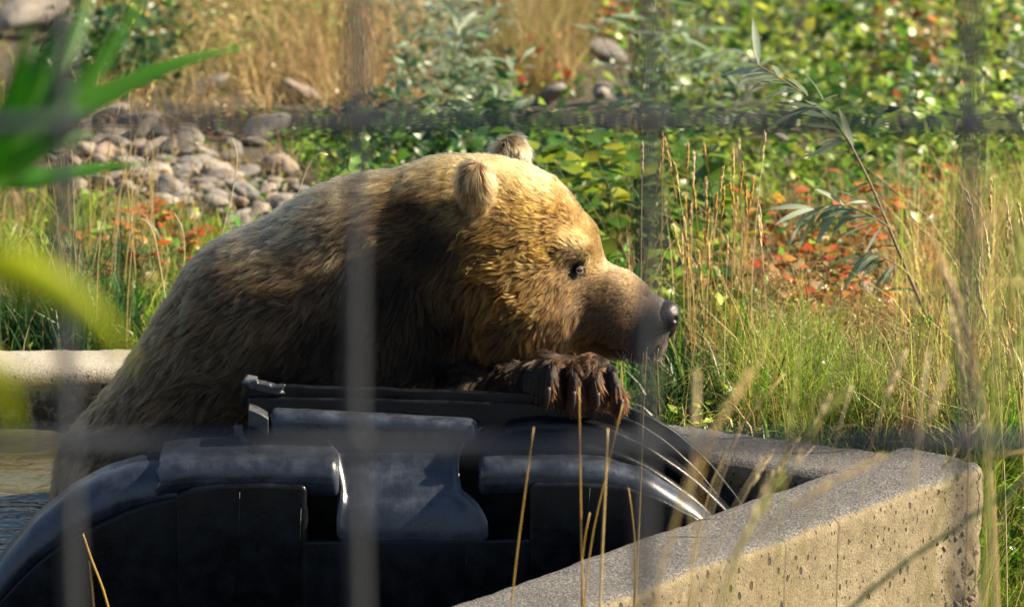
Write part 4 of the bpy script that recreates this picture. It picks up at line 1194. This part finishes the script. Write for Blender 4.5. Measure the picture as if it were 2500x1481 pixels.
# right of the crumbling corner, down to the ground in front
add_grass(gr, patch(2380, 2900, 1050, 1750, 12000), (.05, .20), (.003, .007), GREEN + LIME, .7)
add_leaves(lf, patch(2380, 2800, 1050, 1750, 3000), (.0, .14), (.02, .05), .5, GREEN + LIME)
add_grass(dr, patch(2380, 2800, 1120, 1700, 800), (.10, .30), (.0015, .003), STRAW, .45)
add_grass(gr, patch(-300, 2400, 1560, 2400, 9000), (.05, .16), (.003, .007), GREEN + OLIVE, .6)
prop(link('grass', gr.mesh('grass'), M_GRASS), 'green grass covering the meadow round the trough', 'grass', kind='stuff')
prop(link('dry_grass', dr.mesh('dry_grass'), M_STRAW), 'dry tan grass standing in patches over the meadow', 'dry grass', kind='stuff')
prop(link('ground_cover', lf.mesh('ground_cover'), M_LEAF), 'low leafy weeds spread over the meadow', 'ground cover', kind='stuff')

# ------------------------------------------------------------------ stones
STONES = [stone_mesh('stone', k, 3, .34, (1, random.uniform(.5, .9), random.uniform(.32, .6))) for k in range(12)]
def stone(px, py, wpx, rot=None, label=None, group=None, k=None, tilt=.5):
    p = on_ground([px], [py])[0]
    sc_ = np.linalg.norm(p - CAM) * KPX
    r = wpx * .5 * sc_
    o = link('stone', STONES[k if k is not None else random.randrange(12)])
    o.location = (p[0], p[1], p[2] + r * random.uniform(.3, .6)); o.scale = (r, r, r)
    o.rotation_euler = (random.uniform(-tilt, tilt), random.uniform(-tilt, tilt), random.random() * 6.28 if rot is None else rot)
    prop(o, label, 'stone', group)
    return o
HEAP = 'river stones in the heap behind the bear'
for (px, py, wpx, lab) in ((718, 520, 108, 'smooth pale grey oval stone just above the bear\'s back'),
                           (600, 505, 120, 'long grey stone lying in the heap beside the pale oval one'),
                           (405, 520, 100, 'grey stone at the lower edge of the heap'),
                           (640, 352, 130, 'long pale stone lying in green weeds beyond the heap'),
                           (285, 375, 80, 'pale round stone high on the heap of river stones'),
                           (270, 300, 95, 'dark upright stone at the far end of the heap'),
                           (425, 395, 110, 'cream coloured long stone tilted on the heap')):
    stone(px, py, wpx, None, lab, HEAP)
for k in range(190):
    px = random.gauss(430, 170); py = 405 + (px - 330) * .24 + random.gauss(0, 55)
    if px > 800 or px < 90 or py < 290 or py > 600: continue
    stone(px, py, random.choice((30, 40, 52, 66, 84, 105)), None, 'small river stone lying in the heap behind the bear', HEAP)
for (px, py, wpx, lab) in ((1345, 255, 95, 'pale rounded boulder in the leafy weeds beyond the far ear'),
                           (1470, 255, 85, 'pale broken boulder beside the rounded one in the weeds'),
                           (1480, 152, 95, 'grey flat boulder farther up the weedy slope'),
                           (1805, 240, 75, 'pink-grey stone half hidden by willow leaves'),
                           (1970, 285, 90, 'grey stone lying where the gravel patch begins'),
                           (2100, 735, 120, 'pink stone among red leaves under the willow twig'),
                           (75, 95, 190, 'large grey boulder at the top of the slope behind the reeds'),
                           (190, 105, 120, 'second grey boulder leaning against the large one'),
                           (735, 250, 110, 'reddish stone in tall dry grass'),
                           (500, 235, 90, 'flat pale stone in dry grass above the heap'),
                           (2460, 300, 110, 'grey stone behind the dry grass at the meadow edge')):
    o = stone(px, py, wpx * 1.05, None, lab, 'scattered boulders in the meadow'); o.location.z += o.scale[0] * .15
for k in range(26):
    stone(random.uniform(1840, 2080), random.uniform(300, 405), random.choice((18, 24, 30, 40)), None, 'small grey stone in the bare gravel patch', 'stones of the gravel patch')

# ------------------------------------------------------------------ individual plants
def leaf_obj_mesh(name, ln, wd, mat, fold=.12, droop=.18, nseg=6, shape=1.0):
    """one leaf along +X, midrib folded, tip drooping, a little thickness from solid sides"""
    us = np.linspace(0, 1, nseg + 1)
    V = []
    for u in us:
        hw = wd * .5 * (math.sin(math.pi * u ** shape) ** .8 if 0 < u < 1 else .02)
        z = -droop * ln * u * u
        V += [(u * ln, hw, z + fold * hw), (u * ln, 0, z), (u * ln, -hw, z + fold * hw)]
    q = []
    for i in range(nseg):
        for j in range(2):
            a = i * 3 + j; q.append((a, a + 1, a + 4, a + 3))
    me = mesh_np(name, V, np.array(q)); me.materials.append(mat)
    return me
def orient(o, pos, d, roll=0.0):
    d = Vector(d).normalized()
    zref = Vector((0, 0, 1)) if abs(d.z) < .95 else Vector((0, 1, 0))
    y = zref.cross(d).normalized(); z = d.cross(y)
    M = Matrix((d, y, z)).transposed().to_4x4() @ Matrix.Rotation(roll, 4, 'X')
    M.translation = Vector(pos)
    o.matrix_local = M
LM_BROAD = [leaf_obj_mesh('leaf', .050, .042, M_BROAD, .15, .2, 6, .8), leaf_obj_mesh('leaf', .062, .045, M_BROAD, .2, .3, 6, .85)]
LM_RED = [leaf_obj_mesh('leaf', .038, .024, M_RED, .2, .25, 4, .9), leaf_obj_mesh('leaf', .030, .022, M_RED, .15, .35, 4, .8)]
LM_WIL = [leaf_obj_mesh('leaf', .085, .013, M_WILLOW, .25, .15, 5, .9), leaf_obj_mesh('leaf', .070, .012, M_WILLOW, .25, .3, 5, .9)]
def plant(name, root, height, nstem, nleaf, lmeshes, smat, label, cat, group, spread=.35, lsc=(.7, 1.2), rad=.0022):
    t = empty(name, root); prop(t, label, cat, group)
    for s_ in range(nstem):
        a = random.random() * 6.28; mag = random.uniform(.1, spread) * height
        tip = np.array([math.cos(a) * mag, math.sin(a) * mag, height * random.uniform(.7, 1.0)])
        mid = tip * np.array([.35, .35, .55])
        pts = resample([(0, 0, -.01), mid, tip], 8)
        v, qq, tt = tube_np(pts, np.linspace(rad, rad * .45, 8), 5)
        link('stem', mesh_np('stem', v, qq, tt), smat, t)
        for k in range(nleaf):
            u = random.uniform(.18, 1.0); p = pts[min(7, int(u * 7.99))]
            b = random.random() * 6.28
            o = link('leaf', random.choice(lmeshes), None, t)
            orient(o, p, (math.cos(b), math.sin(b), random.uniform(-.1, .7)), random.uniform(-.6, .6))
            k_ = random.uniform(*lsc); o.scale = (k_, k_, k_)
    return t
for (px, py, h) in ((1330, 640, .26), (1400, 600, .30), (1450, 660, .30), (1500, 620, .32), (1545, 690, .34), (1590, 640, .30), (1640, 700, .32), (1690, 650, .28), (1730, 720, .26), (1370, 540, .22), (1480, 560, .22), (1600, 560, .2), (1300, 560, .2)):
    r = on_ground([px], [py])[0]
    plant('leafy_shrub', r, h, 4, 9, LM_BROAD, M_STEM, 'broad-leaved green and yellow plant growing ' + ('just beyond the bear\'s forehead' if px < 1460 else 'beyond the bear\'s muzzle' if px < 1600 else 'among the tall dry stalks past the nose'), 'plant', 'broad-leaved plants behind the head', .5)
for (px, py, h) in ((300, 690, .09), (350, 740, .10), (420, 640, .10), (450, 690, .09), (260, 740, .08), (390, 590, .08), (330, 620, .07)):
    r = on_ground([px], [py])[0]
    plant('red_leaved_weed', r, h * 1.5, 4, 9, LM_RED, M_STEM, 'low weed with red and orange leaves beyond the bear\'s back', 'plant', 'red weeds behind the back', .8)
for (px, py, h) in ((1900, 700, .12), (1960, 650, .12), (2010, 760, .13), (2060, 680, .12), (2120, 640, .12), (2180, 700, .12), (2230, 620, .12), (1980, 800, .1), (2110, 800, .1), (1930, 580, .1), (2250, 560, .12)):
    r = on_ground([px], [py])[0]
    plant('red_leaved_weed', r, h * 1.5, 4, 11, LM_RED, M_STEM, 'low weed with red and orange leaves below the willow twig', 'plant', 'red weeds below the willow', .9)
for (px, py, h) in ((1560, 330, .40), (1630, 300, .34), (1700, 330, .30), (1090, 320, .36), (1150, 260, .36), (1040, 230, .36), (1780, 350, .26)):
    r = on_ground([px], [py])[0]
    side_ = 'silvery young willow in the dense clump between tan grass and far ear' if px < 1300 else 'silvery young willow standing beside the pale boulders'
    plant('young_willow', r, h, 4, 12, LM_WIL, M_BARK, side_, 'shrub', 'young willows in the meadow', .4, (.9, 1.6), .003)
# the arching willow twig to the right of the nose
YW = 1.15
wpts = [(2350, 985), (2300, 860), (2217, 668), (2186, 595), (2162, 535), (2132, 462), (2083, 364), (2035, 285), (1974, 237), (1889, 182), (1828, 146)]
W3 = np.array([at_y(a, b, YW + .0006 * (2350 - a) * .3) for a, b in wpts])
root = np.array([W3[0][0] + .02, W3[0][1], float(gz(W3[0][0], W3[0][1]))])
tw = empty('willow_twig', root); prop(tw, 'arching willow twig with narrow silvery leaves, rising to the right of the bear\'s nose', 'twig')
def twig(pts3, r0, r1, n=26, name='stem'):
    p = resample(pts3, n); v, qq, tt = tube_np(p - root, np.linspace(r0, r1, n), 6)
    link(name, mesh_np(name, v, qq, tt), M_BARK, tw); return p
main = twig(np.concatenate([[root - np.array([0, 0, .01])], W3]), .0050, .0012, 40)
S1 = twig(np.array([at_y(a, b, YW) for a, b in ((2172, 556), (2144, 535), (2077, 504), (2028, 498), (1960, 520))]), .0022, .001, 16, 'side_twig')
S2 = twig(np.array([at_y(a, b, YW) for a, b in ((2217, 668), (2180, 640), (2130, 615), (2090, 620))]), .002, .001, 12, 'side_twig')
S3 = twig(np.array([at_y(a, b, YW) for a, b in ((2150, 510), (2110, 490), (2075, 478))]), .0016, .001, 8, 'side_twig')
def leafy(path, n, u0, dirs, sc=(.6, 1.15)):
    for k in range(n):
        u = u0 + (1 - u0) * (k + random.random() * .6) / n
        p = path[min(len(path) - 1, int(u * (len(path) - 1)))]
        d = np.array(random.choice(dirs)) + np.array([random.gauss(0, .2), random.gauss(0, .35), random.gauss(0, .2)])
        o = link('leaf', random.choice(LM_WIL), None, tw); orient(o, p - root, d, random.uniform(-.9, .9))
        s_ = random.uniform(*sc); o.scale = (s_, s_, s_)
leafy(main, 30, .70, [(-1, 0, .1), (-.9, 0, -.2), (-.3, 0, .8)], (.8, 1.5))
leafy(main, 12, .3, [(-.8, 0, .4), (.6, 0, .5), (-1, 0, -.1)], (.4, .9))
leafy(S1, 28, .1, [(-.8, 0, -.5), (-.6, 0, -.8), (-1, 0, -.1), (-.7, 0, .1)], (.8, 1.4))
leafy(S2, 16, .2, [(-.8, 0, -.4), (-.7, 0, -.7), (-1, 0, 0)], (.7, 1.2))
leafy(S3, 4, .3, [(-1, 0, .1)], (.5, .8))

# ------------------------------------------------------------------ single grass stalks
M_STALK = {}
for nm, c in (('straw', (.56, .40, .16)), ('gold', (.46, .28, .055)), ('lime', (.30, .33, .07)), ('green', (.10, .22, .05)), ('pale', (.66, .53, .30))):
    M_STALK[nm] = mat_simple('stalk_' + nm, c, .55)
def stalk(path, Y, rad, mat, label, group, seed_head=0, head_w=.006, name='grass_stalk'):
    """path in photo pixels from tip to lowest point, at depth Y; carried on down to the ground"""
    p = np.array([at_y(a, b, Y) for a, b in path])[::-1]
    lo_ = p[0]; g_ = float(gz(lo_[0], lo_[1]))
    t0 = p[0] - p[1]
    pts = list(p)
    if lo_[2] > g_ + .01:
        k = (lo_[2] - g_); dx = np.clip(t0[0] / (abs(t0[2]) + 1e-6), -.8, .8) * .5
        base = np.array([lo_[0] + dx * k, lo_[1], g_ - .01]); mid = lo_ * .5 + base * .5 + np.array([dx * k * .18, 0, 0])
        pts = [base, mid] + pts
    pts = np.array(pts); root_ = pts[0].copy()
    P_ = resample(pts, 26)
    t = empty(name, root_); prop(t, label, 'grass', group)
    v, qq, tt = tube_np(P_ - root_, np.linspace(rad, rad * .5, 26), 5)
    link('stem', mesh_np('stem', v, qq, tt), mat, t)
    if seed_head:
        mb = MB()
        P_ = resample(P_, 240); cum = np.concatenate([[0], np.cumsum(np.linalg.norm(np.diff(P_, axis=0), axis=1))]); d_ = cum[-1] - cum; ns = 34
        for k in range(ns):
            u = k / ns * seed_head
            i = int(np.argmin(np.abs(d_ - u))); q_ = P_[i] - root_
            tg = P_[min(239, i + 3)] - P_[max(0, i - 3)]; tg /= np.linalg.norm(tg) + 1e-9
            a = random.random() * 6.28
            off = np.array([math.cos(a), math.sin(a), .2]) * head_w * random.uniform(.4, 1) * (1 - .5 * abs(u / seed_head - .5))
            v, qq, tt = tube_np([q_, q_ + off * .6 + tg * .006, q_ + off + tg * .014], [.0006, .0013, .0003], 4)
            mb.add(v, qq, tt)
        link('seed_head', mb.mesh('seed_head'), mat, t)['kind'] = 'stuff'
    return t
GF = 'dry stalks standing before the front wall'
stalk([(1303, 1042), (1285, 1180), (1268, 1300), (1254, 1420), (1246, 1500)], -1.75, .0022, M_STALK['gold'], 'golden stalk leaning slightly, crossing the gap in the tank ridge', GF)
stalk([(1414, 945), (1416, 1080), (1418, 1220), (1420, 1350), (1424, 1500)], -1.7, .0022, M_STALK['gold'], 'straight golden stalk reaching the hanging paw', GF)
stalk([(1484, 1045), (1478, 1200), (1470, 1350), (1464, 1500)], -1.75, .0032, M_STALK['straw'], 'thick straw stalk over the right end of the tank', GF)
stalk([(1520, 985), (1500, 1070), (1470, 1200), (1440, 1320), (1425, 1500)], -1.65, .0018, M_STALK['gold'], 'thin golden stalk bending under the outermost toe', GF)
stalk([(1534, 1190), (1550, 1290), (1552, 1400), (1545, 1500)], -1.8, .0020, M_STALK['gold'], 'short golden stalk on the concrete edge', GF)
stalk([(1440, 1250), (1422, 1320), (1418, 1400), (1420, 1500)], -1.7, .0018, M_STALK['gold'], 'short side shoot beside the straight golden stalk', GF)
stalk([(1575, 860), (1566, 1050), (1560, 1250), (1548, 1500)], -2.2, .0018, M_STALK['straw'], 'tall thin stalk passing before the chin', GF)
stalk([(203, 1302), (225, 1370), (250, 1430), (275, 1520)], -1.2, .0028, M_STALK['gold'], 'golden stalk leaning over the tank\'s torn wall', 'stalks before the tank')
stalk([(218, 1368), (225, 1430), (232, 1520)], -1.2, .0022, M_STALK['gold'], 'short upright golden stalk before the tank\'s torn wall', 'stalks before the tank')
GB = 'out of focus grass between the fence and the trough'
stalk([(1832, 905), (1770, 985), (1715, 1070), (1660, 1180), (1610, 1330), (1585, 1520)], -4.6, .0030, M_STALK['straw'], 'broad blurred straw seed head over the back wall', GB, .16, .010)
stalk([(1700, 930), (1690, 1100), (1685, 1300), (1690, 1520)], -4.4, .0020, M_STALK['pale'], 'blurred pale stalk upright before the back wall', GB, .06, .005)
stalk([(2130, 1130), (2000, 1180), (1900, 1260), (1800, 1290), (1700, 1400), (1640, 1530)], -4.6, .0018, M_STALK['straw'], 'blurred straw stalk bowing along the front wall', GB, .10, .006)
stalk([(2060, 960), (1930, 1080), (1840, 1200), (1800, 1330), (1760, 1520)], -4.2, .0026, M_STALK['lime'], 'blurred yellow-green stalk over the inner corner', GB, .08, .007)
stalk([(2440, 520), (2340, 610), (2230, 720), (2100, 830), (1960, 970), (1870, 1100), (1830, 1520)], -4.4, .0016, M_STALK['straw'], 'long blurred straw stalk bowing to the right', GB, .10, .008)
stalk([(2200, 745), (2300, 695), (2420, 655), (2560, 630), (2700, 700), (2760, 1000)], -4.2, .0034, M_STALK['straw'], 'broad blurred straw blade drooping in from the side', GB, .0)
stalk([(2375, 1122), (2440, 1095), (2520, 1065), (2650, 1100), (2700, 1300)], -3.8, .0040, M_STALK['straw'], 'blurred straw blade end beside the crumbling corner', GB, 0)
stalk([(2720, 1010), (2520, 1165), (2350, 1275), (2200, 1375), (2090, 1450), (1980, 1560)], -3.6, .0050, M_STALK['green'], 'thick green stalk slanting across the concrete corner', GB)
stalk([(2500, 560), (2470, 700), (2440, 860), (2415, 1010), (2400, 1200), (2410, 1520)], -4.0, .0024, M_STALK['lime'], 'blurred yellow-green stalk at the meadow edge', GB, .12, .008)
stalk([(2495, 800), (2460, 900), (2425, 1050), (2405, 1250), (2395, 1520)], -3.8, .0028, M_STALK['lime'], 'second blurred yellow-green stalk beside the crumbling corner', GB, .10, .008)
for k in range(9):
    x0 = random.uniform(2330, 2620); y0 = random.uniform(480, 900); b = random.uniform(-130, 40)
    stalk([(x0 + b * 1.3, y0), (x0 + b * .5, y0 + 180), (x0 + b * .1, y0 + 420), (x0, 1300), (x0 + 10, 1520)], random.uniform(-4.2, -2.6), random.uniform(.0012, .0024), M_STALK[random.choice(['straw', 'pale', 'lime'])], 'blurred straw stalk close before the stand of dry grass right of the trough', 'blurred stalks right of the trough', .09, .006)
for k in range(22):
    x0 = random.uniform(1640, 2450); y0 = random.uniform(880, 1230) - max(0, x0 - 2000) * .5; b = random.uniform(-40, 190)
    stalk([(x0 + b * 1.3, y0), (x0 + b * .8, y0 + 90), (x0 + b * .3, y0 + 230), (x0, 1400), (x0 - 10, 1520)], random.uniform(-4.4, -1.9), random.uniform(.0010, .0022), M_STALK[random.choice(['straw', 'pale', 'pale', 'gold', 'lime'])], 'blond grass stalk growing before the concrete front wall', 'blond stalks before the front wall', random.choice((0, .06, .10)), .006)
for k in range(26):
    x0 = random.uniform(2280, 2560); y0 = random.uniform(430, 950); b = random.uniform(-60, 60)
    stalk([(x0 + b * 1.3, y0), (x0 + b * .5, y0 + 180), (x0 + b * .1, y0 + 420), (x0, 1300)], random.uniform(-1.2, .6) if x0 > 2430 else random.uniform(.35, .9), random.uniform(.0010, .0018), M_STALK[random.choice(['straw', 'pale', 'lime'])], 'thin dry stalk in the stand of straw right of the trough', 'dry stalks right of the trough', .07, .005)
for k in range(34):
    x0 = random.gauss(1720, 70); y0 = random.uniform(320, 640); b = random.uniform(-70, 50)
    stalk([(x0 + b, y0), (x0 + b * .5, y0 + 160), (x0 + b * .1, y0 + 330), (x0, random.uniform(860, 1000))], random.uniform(.75, 1.3), random.uniform(.0010, .0019), M_STALK[random.choice(['straw', 'pale', 'gold'])], 'tall dry stalk in the stand beyond the bear\'s nose', 'dry stalks beyond the nose', .06, .004)
for k in range(22):
    x0 = random.uniform(1880, 2330); y0 = random.uniform(780, 960); b = random.uniform(-80, 80)
    stalk([(x0 + b, y0), (x0 + b * .4, y0 + 60), (x0, y0 + 150)], random.uniform(.5, .9), random.uniform(.0009, .0016), M_STALK[random.choice(['straw', 'pale'])], 'short dry stalk in the grass along the back wall', 'dry stalks along the back wall')
# hooked and upright stalks beyond the bear's back
GH = 'dry stalks beyond the back'
stalk([(800, 378), (785, 362), (765, 375), (742, 430), (722, 490), (706, 560)], 1.3, .0026, M_STALK['pale'], 'hooked pale stalk rising over the bear\'s back', GH)
stalk([(568, 338), (580, 360), (580, 410), (565, 480), (535, 600)], 1.5, .0024, M_STALK['pale'], 'tall pale stalk with a bent tip before the stone heap', GH)
stalk([(372, 205), (352, 270), (330, 330), (310, 390), (290, 480)], 2.2, .0026, M_STALK['straw'], 'straw stalk with a fluffy head crossing the stone heap', GH, .07, .009)
stalk([(320, 545), (350, 525), (375, 560), (400, 700)], 1.2, .0018, M_STALK['pale'], 'hooked thin stalk among the red weeds', GH)
stalk([(425, 520), (448, 555), (452, 620), (442, 700)], 1.1, .0018, M_STALK['pale'], 'bent thin stalk beside the red weeds', GH)
for k in range(24):
    x0 = random.uniform(120, 420); y0 = random.uniform(220, 420); b = random.uniform(-60, 90)
    stalk([(x0 + b, y0), (x0 + b * .4, y0 + 80), (x0, y0 + 190)], random.uniform(1.4, 2.4), random.uniform(.0010, .0017), M_STALK[random.choice(['straw', 'pale'])], 'thin dry stalk standing by the stone heap', 'dry stalks by the stone heap')

# ------------------------------------------------------------------ reeds hanging in on the left
def strap_leaf(name, path, Y, wpx, mat, parent, root_, depth=0.0, nseg=18, point=1.6):
    """long reed leaf along traced pixels; width in photo pixels at the focus scale for its own distance"""
    P_ = resample(np.array([at_y(a, b, Y + depth * i) for i, (a, b) in enumerate(path)]), nseg)
    sc_ = np.linalg.norm(P_.mean(0) - CAM) * KPX
    t = np.gradient(P_, axis=0); t /= np.linalg.norm(t, axis=1, keepdims=True)
    view = np.array([0, -1, .35]); view /= np.linalg.norm(view)
    s_ = np.cross(t, view); s_ /= np.linalg.norm(s_, axis=1, keepdims=True)
    nr = np.cross(s_, t)
    V = []
    for i in range(nseg):
        u = i / (nseg - 1); hw = wpx * sc_ * .5 * (min(1, .35 + u * 3) * (1 - u ** point) + .01)
        V += [P_[i] + s_[i] * hw + nr[i] * hw * .25, P_[i], P_[i] - s_[i] * hw + nr[i] * hw * .25]
    q = []
    for i in range(nseg - 1):
        for j in range(2):
            a = i * 3 + j; q.append((a, a + 1, a + 4, a + 3))
    o = link(name, mesh_np(name, np.array(V) - root_, np.array(q)), mat, parent)
    md = o.modifiers.new('thickness', 'SOLIDIFY'); md.thickness = .0006
    return o
def reed(label, stempath, Y, leaves, mat, group='reeds before the trough'):
    sp = np.array([at_y(a, b, Y) for a, b in stempath])
    g_ = float(gz(sp[0][0], Y)); root_ = np.array([sp[0][0] - .02, Y, g_ - .01])
    t = empty('reed', root_); prop(t, label, 'reed', group)
    P_ = resample(np.concatenate([[root_], sp]), 30)
    v, qq, tt = tube_np(P_ - root_, np.linspace(.005, .002, 30), 6)
    link('stem', mesh_np('stem', v, qq, tt), M_STEM, t)
    for lp, wpx, dep in leaves: strap_leaf('leaf', lp, Y, wpx, mat, t, root_, dep)
    return t
reed('tall green reed with a long blade pointing over the stone heap', [(-160, 1100), (-140, 700), (-90, 420), (-40, 330), (20, 290)], -3.7,
     [([(20, 300), (110, 290), (220, 252), (330, 195), (450, 148), (540, 126), (612, 112)], 66, .02),
      ([(-90, 420), (60, 440), (160, 425), (260, 408), (375, 398)], 58, .02),
      ([(-60, 380), (30, 330), (130, 280), (230, 235)], 60, -.03)], M_REED)
reed('blurred green reed with several upright blades close to the fence', [(-120, 1300), (-100, 800), (-60, 500), (-30, 380)], -5.2,
     [([(-30, 380), (30, 300), (75, 200), (115, 120), (150, 30)], 80, .0),
      ([(-30, 380), (60, 300), (130, 200), (180, 100), (215, 0), (240, -60)], 70, .03),
      ([(-40, 400), (90, 330), (190, 230), (270, 120), (330, 20), (370, -60)], 80, .02),
      ([(-60, 480), (0, 340), (40, 230), (60, 120), (75, 40)], 90, -.03),
      ([(-60, 450), (40, 400), (120, 350), (220, 300)], 90, .0),
      ([(-60, 470), (10, 420), (80, 370), (150, 345), (230, 330)], 80, .02)], M_REED)
reed('blurred reed with a yellow-green blade hanging down before the bear\'s back', [(-150, 1500), (-140, 1000), (-110, 760), (-80, 650)], -7.05,
     [([(-80, 640), (20, 650), (110, 690), (190, 740), (260, 800), (325, 900)], 125, .0),
      ([(-120, 900), (-40, 910), (50, 918), (140, 925)], 34, .0),
      ([(-130, 900), (-60, 880), (-10, 930), (20, 1000), (45, 1090)], 90, .0)], M_REEDY)

# ------------------------------------------------------------------ wire fence between viewer and trough
YF = -6.62
gf = float(gz(0.0, YF)) - .02
fence = empty('wire_fence', (0, YF, gf)); prop(fence, 'out of focus grey welded wire mesh fence before the bear', 'fence')
vx = [at_y(p, 740, YF)[0] for p in (160, 870, 1580, 2360)]
stepx = (vx[3] - vx[0]) / 3
xs = [vx[0] - stepx * k for k in (4, 3, 2, 1)] + vx + [vx[3] + stepx * k for k in (1, 2, 3, 4)]
zh = [at_y(1250, r, YF)[2] for r in (292, 1078)]
stepz = zh[0] - zh[1]
zs = [zh[1] + stepz * k for k in range(-9, 6)]
zs = [z for z in zs if z > gf + .05]
ztop = max(zs) + .03
RW = .0047
for i, x in enumerate(xs):
    zz = np.linspace(gf - .05, ztop, 46)
    pts = np.stack([x + .0012 * np.sin(zz * 17 + i), np.full(46, YF) + .0012 * np.sin(zz * 23 + 2 * i), zz], 1)
    v, qq, tt = tube_np(pts, RW, 8); link('vertical_wire', mesh_np('vertical_wire', v - np.array([0, YF, gf]), qq, tt), M_WIRE, fence)
for j, z in enumerate(zs):
    xx = np.linspace(xs[0] - .05, xs[-1] + .05, 60)
    pts = np.stack([xx, np.full(60, YF - RW * 1.6) + .001 * np.sin(xx * 19 + j), z + .0018 * np.sin(xx * 11 + j * 2)], 1)
    v, qq, tt = tube_np(pts, RW * 1.1, 8); link('horizontal_wire', mesh_np('horizontal_wire', v - np.array([0, YF, gf]), qq, tt), M_WIRE, fence)
kn = MB()
th = np.linspace(0, 4 * math.pi, 26)
v, qq, tt = tube_np(np.stack([.0046 * np.cos(th), .0046 * np.sin(th), np.linspace(-.006, .006, 26)], 1), .0016, 6)
kmesh = mesh_np('knot', v, qq, tt); kmesh.materials.append(M_WIRE)
for x in xs[2:10]:
    for z in zs[-9:]:
        o = link('knot', kmesh, None, fence); o.location = (x, -RW * .8, z - gf); o.rotation_euler = (0, .4, random.random() * 6)
for x in (xs[0] - .04, xs[-1] + .04):
    v, qq, tt = tube_np([(x, 0, -.3), (x, 0, 1.5), (x, 0, ztop - gf + .1)], .03, 14)
    link('post', mesh_np('post', v, qq, tt), M_WIRE, fence)
